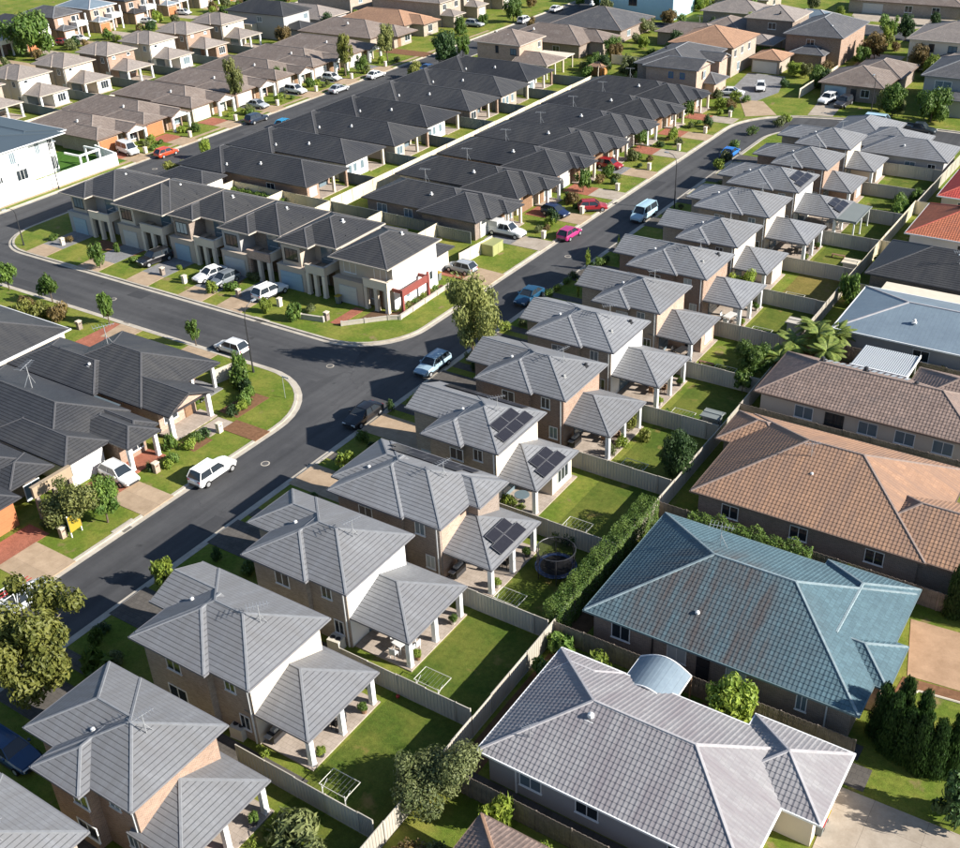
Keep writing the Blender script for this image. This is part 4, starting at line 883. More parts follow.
for k, x in enumerate((-24.2, -21.4, -18.4, -15.2, -12.0)): h.win('S', 86.9, x, 1.5, 1.6, 1.15, 'dark_metal' if k == 1 else 'white_paint', 'glass_pale' if k != 1 else 'glass')
for x in (-24.4, -20.4, -15.8): h.vent(x, 91.6 if x < -20 else 91.0, 4.6, 'dark_metal', 1.25)
mb = MB()
for k in range(26): x = -22.7+.2*k; z0, z1 = 3.1, 2.9; mb.face([(x, 95.1, z0), (x+.1, 95.1, z0+.05), (x+.1, 100, z1+.05), (x, 100, z1)]); mb.face([(x+.1, 95.1, z0+.05), (x+.2, 95.1, z0), (x+.2, 100, z1), (x+.1, 100, z1+.05)])
pc = h.part('patio_cover', mb, 'metal_light'); mb = MB(); mb.box(-22.75, -17.45, 94.98, 95.08, 2.95, 3.16); mb.box(-17.48, -17.4, 95.1, 100, 2.8, 3.12); mb.obj('rim', 'white_paint', pc, h.o)
for x in (-22.5, -17.7): h.post(x, 99.7, 2.9, .12)
mb = MB()
for k in range(14): x = -25.2+.6*k; mb.face([(x, 93.3, 3.72), (x+.4, 93.3, 3.72), (x+.4, 94.9, 3.1), (x, 94.9, 3.1)]); 
h.part('skylight_strip', mb, 'metal_light')
h = House('blue-grey metal-roofed house with palms against it', -18, 108, 'metal', group=GR); h.block(-26.8, -8, 102.5, 114.1, 2.75, 'render_grey', .3); h.finish(); h.vent(-19.6, 105.4, 3.8, 'plastic_white'); h.win('S', 103.0, -18, 1.5, 1.5, 1.1)
mb = MB(); mb.box(-25.4, -8, 114.3, 116.9, 2.42, 2.5); h.part('flat_awning', mb, 'cream_paint')
for x in (-25, -20, -15, -10): h.post(x, 116.6, 2.42, .1)
h = House('black-roofed low house between the metal roof and terracotta roof', -18, 123, 'black', group=GR); h.block(-28.0, -8, 117.6, 128.7, 2.75, 'brick_mud', .4); h.finish(); h.antenna(-19.0, 121.2, 4.0, 1.6, .4); h.vent(-19.4, 122.6, 4.5, 'plastic_white'); h.parapet(-23, -8, 129.4, 129.8, 0, 2.2, 'render_cream', 'side_wall')
h = House('terracotta-tiled house with blue solar panels', -18, 137, 'terracotta', group=GR); h.block(-27.4, -8, 131.6, 143.2, 2.75, 'render_white', .4); h.finish(); h.solar(-23.2, 140.8, 3.75, (1, 0, 0), (0, -1, .4), 3, 2); h.win('S', 132.1, -20.6, 1.5, 1.4, 1.1)
h = House('dark red-tiled house behind the terracotta one', -18, 152, 'red', group=GR); h.block(-27.3, -8, 146.4, 158.4, 2.75, 'render_cream', .4); h.finish(); h.win('S', 146.9, -24, 1.5, 1.4, 1.1)
h = House('brown-tiled roof corner below the pale grey house', -20, 30, 'orange', group=GR); h.sty = ('tile_umber', 'cap_orange', 'gutter_brown', .34, .03, .022); h.block(-24.2, -10, 24, 33.4, 2.75, 'brick_mud', t); h.finish()

# ------------------------------------------------------------------ fences
def panel_mesh(kind, hgt):
    key = ('panel', kind, hgt)
    if key in _cache: return _cache[key]
    mb = MB()
    if kind == 'timber_fence':
        n_ = 20
        for k in range(n_):
            x0 = k/n_; z1 = hgt-.02-.03*((k*7) % 3); y = .012*((k*5) % 3)
            mb.box(x0+.002, x0+1/n_-.002, -.012+y, .012+y, .02, z1)
        mb.box(0, 1, .04, .085, .35, .43); mb.box(0, 1, .04, .085, hgt-.5, hgt-.42)
    elif kind in ('render_bright', 'stone_wall'):
        mb.box(0, 1, -.1, .1, -.02, hgt); mb.box(-.0, 1, -.14, .14, hgt+.002, hgt+.06)
    else:
        n_ = 9
        for k in range(n_):
            a = k/n_; w = 1/n_; P_ = [(a, -.018), (a+.30*w, -.018), (a+.42*w, .018), (a+.82*w, .018), (a+.94*w, -.018), (a+w, -.018)]
            for j in range(5):
                (xa, ya), (xb, yb) = P_[j], P_[j+1]
                mb.face([(xa, ya, .05), (xb, yb, .05), (xb, yb, hgt-.05), (xa, ya, hgt-.05)])
        mb.box(0, 1, -.03, .03, hgt-.06, hgt); mb.box(0, 1, -.03, .03, 0, .07)
    _cache[key] = mb.mesh('panel', kind); return _cache[key]
def fence_post(kind, hgt):
    key = ('fpost', kind, hgt)
    if key not in _cache:
        mb = MB(); mb.box(-.04, .04, -.045, .045, -.05, hgt+.01)
        if kind in ('render_bright', 'stone_wall'): mb = MB(); mb.box(-.13, .13, -.16, .16, -.05, hgt+.09)
        _cache[key] = mb.mesh('post', kind)
    return _cache[key]
def fence(pts, label, kind='steel_fence', hgt=1.8, group=None, step=2.4, cat='fence', name='fence'):
    root = thing(name, label, cat, (pts[0][0], pts[0][1], 0), group=group)
    for (xa, ya), (xb, yb) in zip(pts[:-1], pts[1:]):
        L = math.hypot(xb-xa, yb-ya); n_ = max(1, round(L/step)); rz = math.atan2(yb-ya, xb-xa)
        for k in range(n_+1):
            u = k/n_; x, y = xa+(xb-xa)*u-pts[0][0], ya+(yb-ya)*u-pts[0][1]
            link('post', fence_post(kind, hgt), root, (x, y, 0), rz)
            if k < n_: link('panel', panel_mesh(kind, hgt), root, (x, y, rnd.uniform(-.035, .02)), rz, (L/n_, 1, 1)).rotation_euler.x = rnd.uniform(-.018, .018)
    return root
GFn = 'beige steel fences between the back yards'
yf = [20.4, 30.4, 40.5, 50.3, 60.5, 70.5, 80.5, 90.4, 100.2, 110.2, 120.2, 130.3, 140.3, 150.3, 159.9]
between = ['tan brick and orange brick', 'orange brick and cream-walled', 'cream-walled and white-walled', 'white-walled and trampoline', 'trampoline and twin solar', 'twin solar and leafy dark brick', 'leafy dark brick and white posted', 'white posted and pink brick', 'pink brick and palm-side', 'palm-side and yellowed lawn', 'yellowed lawn and open posted', 'open posted and green-covered', 'green-covered and red-brown', 'red-brown and last tall', 'last tall and long low']
for k, y in enumerate(yf):
    fence([(-40.6, y), (-30.9, y), (-29.8, y)], 'beige steel fence between the %s grey houses\' yards' % between[k], group=GFn)
fence([(-29.0, 12), (-29.3, 40), (-29.5, 56)], 'beige steel back fence behind the pale grey profile-tiled house', group='back fences of the grey row')
fence([(-29.5, 56), (-29.6, 85.4)], 'beige steel back fence running past the long hedge', group='back fences of the grey row')
fence([(-29.6, 85.4), (-29.9, 116)], 'beige steel back fence past the palms and metal roof', group='back fences of the grey row')
fence([(-29.9, 116), (-29.8, 146), (-26.4, 146)], 'cream steel back fence by the terracotta roof', 'steel_cream', group='back fences of the grey row')
fence([(-29.6, 146), (-29.2, 171)], 'beige steel back fence behind the long low grey house', group='back fences of the grey row')
fence([(-29.1, 35.9), (-10.5, 35.9)], 'weathered timber fence below the pale grey house', 'timber_fence')
fence([(-29.4, 50.5), (-8.3, 50.6)], 'weathered grey fence between the pale grey and teal houses', 'timber_fence', 1.75)
fence([(-29.4, 67.4), (-5, 67.2)], 'brown timber fence between the teal and apricot houses', 'timber_fence', 1.7)
fence([(-29.6, 85.0), (-8, 85.0)], 'brown timber fence between the apricot and speckled brown roofs', 'timber_fence', 1.9)
fence([(-29.6, 101.4), (-8, 101.4)], 'timber fence between the speckled roof and the metal roof', 'timber_fence', 1.7)
fence([(-29.7, 117.1), (-8, 117.1)], 'pale steel fence between the metal roof and the black roof', 'steel_cream', 1.6)
fence([(-29.8, 130.6), (-8, 130.6)], 'pale steel fence between black roof and terracotta roof', 'steel_cream', 1.7)
# rows B / C
fence([(-100.0, 110.2), (-99.9, 148), (-99.8, 186)], 'long cream panel fence between the two black-roofed rows', 'steel_cream', 1.9, cat='fence')
for k, y in enumerate([120.9, 131.4, 142.0, 152.9, 163.5, 174.2, 184.9]):
    fence([(-107.5, y), (-100.1, y)], 'dark green-grey fence at the back of the %s black house from the townhouses' % ORD[k+1], 'steel_green', 1.7, 'dark side fences behind the back-street row')
fence([(-118.6, 109.9), (-108.7, 109.9), (-100.0, 109.9)], 'cream fence along the back of the townhouse yards by the back-street row', 'steel_cream', 1.7)
fence([(-99.9, 110.1), (-81.4, 110.1)], 'grey-green fence along the back of the townhouse yards by the main-road row', 'steel_green', 1.6)
for k, x in enumerate((-118.5, -108.7, -99.8, -90.7, -81.4)):
    fence([(x, 104.2), (x, 109.8)], 'cream fence behind the gap after the %s townhouse from the white house' % ORD[k+1], 'steel_cream', 1.8, 'cream dividing fences behind the townhouses')
fence([(-73.2, 102.8), (-72.7, 109.5)], 'cream panelled fence by the silver hatchback and yellow-green box', 'steel_cream', 1.7)
fence([(-81.3, 109.5), (-76, 109.5)], 'short grey fence beside the first main-road black house', 'steel_green', 1.6)
# left blocks
fence([(-97.4, 54.2), (-90, 54.2)], 'cream fence behind the corner house on the white-guttered side', 'steel_cream', 1.8)
fence([(-78.0, 65.6), (-77.2, 69.2), (-72.9, 66.4)][0:2], 'pale grey courtyard fence of the corner house', 'steel_fence', 1.6)
fence([(-145.4, 84), (-145.3, 110.6), (-151.8, 112.0)], 'white rendered wall around the white cubic house', 'render_bright', 1.9, step=3.2, cat='wall', name='wall')
fence([(-176.5, 112), (-176.5, 190)], 'pale fence between the two brown-roofed rows', 'steel_cream', 1.7)
for k, y in enumerate((124.6, 135.2, 146, 157, 167.6, 178.2)):
    fence([(-188, y), (-176.6, y)], 'grey-green side fence after the %s brown two-storey house from the white house' % ORD[k+1], 'steel_green', 1.7, 'side fences behind the brown two-storey row')
fence([(-107, 203.2), (-99.6, 188.4)], 'sunlit cream fence near the timber cubby house', 'steel_cream', 1.9)
fence([(-104.5, 203.4), (-92.4, 203.2)], 'grey fence behind the dark brick two-storey house', 'steel_fence', 1.8)
fence([(-99.8, 186), (-91, 186)], 'shaded fence behind the last main-road black house', 'steel_green', 1.7)
fence([(-62.3, 194), (-61.6, 213)], 'cream fence beside the low house with pale blue garage', 'steel_cream', 1.7)

# ------------------------------------------------------------------ yards, paths, garden beds
for k, (y0, y1) in enumerate(zip(yf[:-1], yf[1:])):
    mat = 'grass_dry' if k == 9 else 'grass_lush'
    rect('lawn', -36.0, -29.9, y0+.1, y1-.1, mat, .012)
    rect('path', -59.0, -36.02, y0+.1, y0+1.3, 'path_dark', .014)
    rect('driveway', -59.3, -52.2, y0+5.4, y0+9.0, 'path_dark' if k not in (3, 4) else 'driveway_tan', .03)
rect('path', -29.0, -8.0, 35.9, 37.6, 'path_dark', .02); rect('path', -29.0, -27.4, 36, 50, 'soil', .016); rect('path', -27.4, -8.0, 50.7, 52.0, 'path_dark', .02); rect('path', -29.2, -27.7, 51, 67, 'soil', .016)
rect('path', -29.2, -8.0, 67.5, 69, 'soil', .018); rect('path', -29.2, -8, 85.2, 86.8, 'path_dark', .02); rect('garden_bed', -29.4, -22.9, 95.4, 101.2, 'soil', .016); rect('garden_bed', -29.4, -20, 101.6, 102.9, 'soil', .016)
rect('lawn', -27, -18, 47.8, 50.3, 'grass_lush', .02); rect('garden_bed', -18, -14, 47.8, 50.3, 'mulch', .02)
sheet('driveway', [(-8.4, 48.2), (-8.0, 36), (10, 36), (10, 48.6)], 'concrete', .03)
sheet('forecourt', [(-8.7, 65.4), (-7.4, 59.6), (8, 61.2), (8, 66.8)], 'gravel_tan', .028)
sheet('path', [(-7.6, 59.4), (-7.9, 55), (-7.0, 54.6), (-6.7, 58.6), (6, 60.4), (6, 61.2)], 'mulch', .022)
sheet('lawn', [(-6.9, 52.6), (6, 52.6), (6, 60.0), (-6.4, 58.4), (-6.8, 57.6)], 'grass', .034)
mb = MB()
for a, b_ in (((-6.95, 52.6), (-6.85, 57.7)), ((-6.85, 57.7), (-6.4, 58.5)), ((-6.4, 58.5), (6, 60.1))): mb.bar((a[0], a[1], .05), (b_[0], b_[1], .05), .09, 6)
struct('garden_edging', mb, 'cream_paint')
rect('path', -8.6, -7, 48.5, 50.4, 'path_dark', .03)
# left block
rect('driveway', -74.2, -71.6, 35.2, 40.0, 'paver_red', .03); rect('driveway', -71.6, -66.65, 34.9, 38.7, 'driveway_tan', .034)
rect('driveway', -74.8, -71.2, 45.6, 49.2, 'paver_red', .03); rect('driveway', -71.2, -66.65, 45.8, 49.2, 'driveway_tan', .034)
sheet('path', [(-73.0, 60.9), (-71.0, 60.9), (-71.0, 57.8), (-73.0, 57.8)], 'paver_beige', .03); rect('path', -71.0, -66.7, 59.4, 61.4, 'mulch', .032)
rect('path', -99, -96, 63.0, 70.3, 'paver_red', .03); sheet('path', [(-98, 70.4), (-94.4, 70.4), (-94.4, 68), (-97.5, 67)], 'driveway_tan', .034); rect('driveway', -87, -82.6, 66, 70.4, 'driveway_tan', .03)
rect('garden_bed', -73.8, -71.2, 61.7, 66.2, 'mulch', .02); rect('garden_bed', -72.6, -70.4, 55.2, 57.6, 'mulch', .02)
rect('lawn', -96.5, -89.5, 53.2, 54.9, 'grass_turf', .02)
# townhouse front gardens
for k, xr in enumerate(XR[:5]):
    x0 = xr-6.4 if k != 4 else xr-8.6
    rect('driveway', x0-2.4, x0+1.6, 82.2, 87.4, 'paver_grey', .03); sheet('driveway', [(x0-2.2, 79.3), (x0+1.8, 79.3), (x0+1.6, 82.2), (x0-2.4, 82.2)], 'driveway_tan', .036)
rect('garden_bed', -121, -112.6, 84.6, 87.2, 'mulch', .02); rect('path', -77.0, -75.6, 82.4, 87.0, 'paver_red', .03); rect('garden_bed', -98.4, -94, 83.2, 86.4, 'mulch', .02)
sheet('driveway', [(-74.2, 99.4), (-70.6, 99.4), (-70.6, 103.4), (-74.2, 102.8)], 'paver_red', .03); sheet('driveway', [(-70.6, 99.4), (-66.8, 99.2), (-66.8, 103.2), (-70.6, 103.4)], 'driveway_tan', .034)
sheet('garden_bed', [(-74.6, 83.4), (-71.7, 86.4), (-70.4, 87.2), (-70.7, 97), (-72, 97), (-72, 88.2), (-74.6, 87.2)], 'soil', .02)
root = fence([(-75.3, 82.5), (-71.6, 86.3), (-70.5, 87.0), (-70.7, 96.8)], 'low cream garden wall wrapping the corner townhouse', 'stone_wall', .45, cat='wall', name='wall')
root = fence([(-80.6, 81.6), (-77.8, 82.2)], 'low brown garden wall by the red paved path', 'stone_wall', .6, cat='wall', name='wall')
# upper right
sheet('driveway', [(-74.6, 188.6), (-68.4, 188.6), (-66.8, 196), (-69.6, 207.4), (-77, 207.4), (-75.6, 197)], 'paver_grey', .03); sheet('driveway', [(-71.2, 188.6), (-66.4, 179.2), (-62.0, 182.2), (-67.2, 189.4)], 'driveway_tan', .034)
sheet('driveway', [(-58.8, 195.6), (-54.4, 195.6), (-53.4, 185.2), (-57.4, 184.4)], 'concrete', .03); rect('driveway', -61, -54, 215, 232, 'concrete', .03)
sheet('driveway', [(-76, 270), (-52, 270), (-60, 256), (-74, 259)], 'concrete', .032)
sheet('lawn', [(-70, 262), (-58, 262), (-62, 258), (-70, 259)], 'grass', .04)
# footpath strip edge on the far side of the back street
rect('path', -145.4, -144.6, 84, 220, 'driveway_tan', .02)

# ------------------------------------------------------------------ cars
def car_proto(kind):
    """returns dict of meshes in car space: +x forward, ground z=0"""
    if ('car', kind) in _cache: return _cache[('car', kind)]
    P = dict(  # length, width, sill, belt, roof, hood front x, hood rear x (base of windscreen), roof front, roof rear, tail base
        suv=(4.6, 1.86, .32, 1.00, 1.66, .96, .90, .25, -1.85, -2.20), sedan=(4.6, 1.80, .24, .90, 1.44, .80, .95, .20, -1.05, -1.75),
        hatch=(4.1, 1.74, .24, .90, 1.48, .80, .95, .25, -1.50, -1.95), wagon=(4.7, 1.80, .26, .92, 1.50, .82, .95, .30, -1.80, -2.20),
        ute=(5.2, 1.86, .36, 1.02, 1.74, .98, 1.10, .50, -.70, -.95), van=(4.9, 1.90, .30, 1.10, 1.95, 1.05, 1.55, .95, -2.25, -2.40))[kind]
    L, W, sill, belt, roof, hoodz, wsx, rfx, rrx, tbx = P; hw = W/2; hl = L/2
    st = [(-hl, .42, belt*.80, .80), (-hl+.12, .30, belt*.96, .95), (-hl+.55, sill, belt, 1.0), (-.2, sill, belt, 1.0), (wsx, sill, belt, 1.0), (hl-.75, sill, hoodz*.97, .98), (hl-.22, .30, hoodz*.84, .90), (hl, .36, hoodz*.66, .74)]
    body = MB(); rings = []
    for x, zb, zt, k in st:
        w = hw*k; rings.append([(x, -w*.94, zb), (x, -w, zb+.22), (x, -w*.985, zt-.12), (x, -w*.90, zt), (x, 0, zt+.035), (x, w*.90, zt), (x, w*.985, zt-.12), (x, w, zb+.22), (x, w*.94, zb)])
    for a, b_ in zip(rings[:-1], rings[1:]):
        for k in range(8): body.face([a[k], b_[k], b_[k+1], a[k+1]][::-1])
        body.face([a[8], b_[8], b_[0], a[0]][::-1])
    body.face(rings[0]); body.face(rings[-1][::-1])
    g0 = hw*.90; g1 = hw*.70; z0, z1 = belt-.0, roof
    B4 = [(wsx, -g0, z0), (wsx, g0, z0), (tbx, g0, z0), (tbx, -g0, z0)]; T4 = [(rfx, -g1, z1-.06), (rfx, g1, z1-.06), (rrx, g1, z1-.06), (rrx, -g1, z1-.06)]
    # roof skin + pillars in body colour
    N = 5
    for k in range(N):
        ya, yb = -g1+2*g1*k/N, -g1+2*g1*(k+1)/N; cr = lambda y: z1-.055+.055*(1-(y/g1)**2)
        body.face([(rfx+.04, ya, cr(ya)-.02), (rfx+.04, yb, cr(yb)-.02), (rfx-.4, yb, cr(yb)), (rfx-.4, ya, cr(ya))][::-1][::-1]); body.face([(rfx-.4, ya, cr(ya)), (rfx-.4, yb, cr(yb)), (rrx, yb, cr(yb)-.01), (rrx, ya, cr(ya)-.01)])
    for a, b_ in zip(B4, T4): body.bar(a, (b_[0], b_[1], b_[2]+.015), .05, 4, .045)
    for y in (-1, 1):
        xm = (wsx+tbx)/2-.1; body.bar((xm, y*g0, z0), (xm, y*g1, z1-.05), .045, 4)
        body.bar((rfx, y*g1, z1-.05), (rrx, y*g1, z1-.05), .045, 4)
        body.box(wsx-.35, wsx-.15, y*hw*1.0 if y > 0 else y*hw*1.0-.14, y*hw*1.0+.14 if y > 0 else y*hw, belt+.02, belt+.16)
    if kind == 'ute':
        x0, x1 = -hl+.05, tbx-.12
        body.box(x0, x1, -hw*.97, -hw*.90, belt-.02, belt+.22); body.box(x0, x1, hw*.90, hw*.97, belt-.02, belt+.22); body.box(x0, x0+.07, -hw*.9, hw*.9, belt-.02, belt+.22)
    sl_ = []
    for y in (-1, 1): tr = MB(); tr.box(-hl+1.2, hl-1.2, y*hw*.985-(.03 if y < 0 else 0), y*hw*.985+(.03 if y > 0 else 0), sill-.04, sill+.14); sl_.append(tr.mesh('sill', 'dark_metal'))
    bf, br2 = MB(), MB(); bf.box(hl-.06, hl+.03, -hw*.6, hw*.6, .30, .48); br2.box(-hl-.03, -hl+.06, -hw*.62, hw*.62, .34, .5)
    gl = {}
    def gf(nm, q):
        mb = MB(); mb.face(q); gl.setdefault(nm, []).append(mb.mesh(nm, 'glass'))
    gf('windscreen', [B4[0], B4[1], T4[1], T4[0]]); gf('rear_window', [B4[2], B4[3], T4[3], T4[2]])
    gf('side_window', [B4[3], B4[0], T4[0], T4[3]]); gf('side_window', [B4[1], B4[2], T4[2], T4[1]])
    wr = .34 if kind in ('suv', 'ute', 'van') else .31
    wb = MB(); wb.bar((0, -.11, 0), (0, .11, 0), wr, 14); rm = MB(); rm.bar((0, -.118, 0), (0, .118, 0), wr*.62, 10)
    out = dict(trim=[('sill', sl_[0]), ('sill', sl_[1]), ('bumper', bf.mesh('bumper', 'dark_metal')), ('bumper', br2.mesh('bumper', 'dark_metal'))], body=body.mesh('body', 'car_paint'), glass=gl, tyre=wb.mesh('tyre', 'rubber'), rim=rm.mesh('rim', 'alu'),
               wheels=[(hl-.82, -hw+.07, wr), (hl-.82, hw-.07, wr), (-hl+.82, -hw+.07, wr), (-hl+.82, hw-.07, wr)])
    lm = MB(); lm.box(-.06, .06, -.19, .19, -.09, .09); out['lamp'] = lm.mesh('headlight', 'lamp_white'); lm = MB(); lm.box(-.05, .05, -.14, .14, -.13, .13); out['tail'] = lm.mesh('tail_light', 'lamp_red')
    out['lp'] = (hl-.10, hw*.60, hoodz*.66); out['tp'] = (-hl+.06, hw*.66, belt*.76)
    if kind == 'van': pass
    _cache[('car', kind)] = out
    return out
def car(kind, x, y, deg, col, label, group='parked cars', detail=True, scale=1.0):
    p = car_proto(kind); z = -.13 if (-67.3 < x < -59 or -143.8 < x < -134 or (70.6 < y < 79.3 and -134 < x < -60) or (178 < y < 185.2 and x > -58)) else .03
    nm = {'suv': 'car', 'sedan': 'car', 'hatch': 'car', 'wagon': 'car', 'ute': 'utility_truck', 'van': 'van'}[kind]
    r = thing(nm, label, {'ute': 'ute', 'van': 'van'}.get(kind, 'car'), (x, y, z), R_(deg), group); r.scale = (scale,)*3
    b_ = link('body', p['body'], r); b_.color = (*col, 1)
    if detail:
        for n_, me in p['trim']: link(n_, me, r)
    for nm_, ms in p['glass'].items():
        for me in ms: link(nm_, me, r)
    for w in p['wheels']:
        o = link('wheel', p['tyre'], r, w)
        if detail: link('rim', p['rim'], o)
    if detail:
        for sgn in (-1, 1):
            link('headlight', p['lamp'], r, (p['lp'][0], sgn*p['lp'][1], p['lp'][2])); link('tail_light', p['tail'], r, (p['tp'][0], sgn*p['tp'][1], p['tp'][2]))
    return r
WH, SI, BK, RD, BL = (.72, .72, .71), (.38, .40, .42), (.012, .012, .014), (.30, .02, .025), (.02, .07, .20)
car('suv', -66.0, 53.3, 90, WH, 'white four-wheel drive parked by the lawn of the corner block')
car('hatch', -72.8, 48.6, -4, WH, 'white hatchback on the red and tan drive of the corner block')
car('wagon', -60.6, 79.4, -91, (.30, .42, .50), 'silver station wagon with painted-in blue sky reflection parked by the tall gum tree')  # body colour carries the blue sky reflected in silver paint
car('sedan', -60.5, 67.8, -90, BK, 'black sedan in the shade opposite the corner block')
car('hatch', -81.9, 71.9, 180, WH, 'white hatchback on the side street by the lamp post')
car('sedan', -98.2, 84.9, -100, WH, 'white sedan on the drive of the cream-columned townhouse')
car('hatch', -95.6, 84.6, -95, (.16, .18, .2), 'grey hatchback beside the white sedan at the townhouses')
car('suv', -108.4, 85.1, -100, BK, 'black four-wheel drive nosed out of a townhouse drive')
car('suv', -88.0, 84.6, 84, WH, 'white four-wheel drive before the pale blue garage door')
car('hatch', -72.0, 101.4, 178, SI, 'silver hatchback on the red drive by the corner townhouse garage')
u = car('ute', -73.4, 114.2, 0, WH, 'white tray utility with a pale canopy at the first black house')
mb = MB(); mb.box(-2.5, -.95, -.9, .9, 1.05, 1.95); mb.obj('canopy', 'plastic_white', u)
car('hatch', -71.4, 123.4, -8, (.015, .025, .07), 'dark blue hatchback in a black-roofed house drive')
car('hatch', -67.9, 127.6, 35, RD, 'red hatchback across a drive by the kerb')
car('hatch', -66.0, 117.7, 88, (.38, .03, .15), 'magenta hatchback parked at the kerb')
car('hatch', -74.2, 144.6, 0, RD, 'red car tucked beneath a black-roofed porch')
v = car('van', -60.6, 128.4, -92, (.36, .52, .60), 'pale blue boxy van parked under the arching street lamp')
car('sedan', -60.6, 158.4, 90, (.01, .14, .48), 'bright blue sedan before the road bend')
car('sedan', -60.6, 98.6, -90, (.012, .06, .12), 'dark blue sedan in front of a shrub')
car('sedan', -73.6, 190.8, 15, WH, 'white sedan outside the dark brick two-storey house')
car('hatch', -70.4, 196.4, -70, WH, 'white hatchback under the carport beam near the orange garage')
car('suv', -57.0, 193.4, -100, WH, 'white four-wheel drive on the pale blue garage drive')
car('suv', -53.9, 192.4, -95, (.03, .03, .035), 'black four-wheel drive beside the white one on the far drive')
car('van', -45.2, 183.6, 0, (.42, .60, .68), 'pale blue van under the roadside trees past the bend')
car('ute', -38.6, 182.6, 0, (.03, .04, .05), 'dark utility behind the pale blue van')
car('hatch', -141.9, 118.0, 85, (.55, .06, .02), 'orange-red hatchback on the back street near the white house')
car('van', -148.4, 115.6, -12, WH, 'white van on the drive next to the white wall')
car('suv', -142.1, 139.6, 88, (.02, .03, .05), 'dark blue four-wheel drive on the far kerb of the back street')
car('hatch', -135.3, 139.6, 92, (.01, .22, .42), 'turquoise-blue hatchback on the near kerb of the back street')
car('sedan', -142.0, 162.3, 88, SI, 'silver sedan on the back street past the thin tree')
car('sedan', -142.2, 174.2, 88, WH, 'white sedan on the back street by the round green tree')
car('suv', -148.6, 157.4, 0, WH, 'white four-wheel drive on a brown house drive')
car('hatch', -148.6, 168.2, 0, WH, 'white hatchback on a drive near the tall pale tree')
car('sedan', -148.2, 146.4, 0, SI, 'silver sedan on a drive behind the tall thin tree')
car('sedan', -135.6, 183.2, 90, BL, 'blue sedan half hidden by the big street tree')
car('suv', -142.2, 231.4, 92, WH, 'white car parked near the top of the back street'); car('sedan', -142.0, 246, 92, WH, 'white sedan farthest up the back street')
car('suv', -150.4, 222.4, 0, SI, 'silver car on the drive past the orange-brown roof')
car('sedan', -230.0, 193.2, 10, WH, 'white sedan before a far brick house'); car('sedan', -229.6, 171.6, 20, WH, 'white car by the far grey-roofed house'); car('hatch', -229.6, 167.0, 10, (.25, .01, .02), 'dark red car by the far leafy tree')
car('hatch', -229.4, 205, 10, WH, 'white hatchback at the far pink brick house')
u = car('ute', -65.8, 33.2, 90, SI, 'silver utility carrying ladders on a white roof rack')
mb = MB()
for s_ in (-.62, .62): mb.bar((-2.5, s_, 2.0), (.9, s_, 2.0), .035, 5)
for x in (-2.4, -.9, .6): mb.bar((x, -.66, 1.97), (x, .66, 1.97), .03, 5); [mb.bar((x, q, 1.2), (x, q, 2.0), .03, 5) for q in (-.64, .64)]
mb.obj('roof_rack', 'white_paint', u)
mb = MB()
for s_ in (-.3, .1): mb.bar((-2.7, s_, 2.1), (1.0, s_, 2.1), .035, 4)
for k in range(12): mb.bar((-2.6+.3*k, -.3, 2.1), (-2.6+.3*k, .1, 2.1), .02, 4)
tagl = mb.obj('ladder', 'plastic_red', u)
car('wagon', -53.6, 23.2, 0, (.02, .06, .14), 'dark navy wagon in the shade beside the yellow-leaved tree')

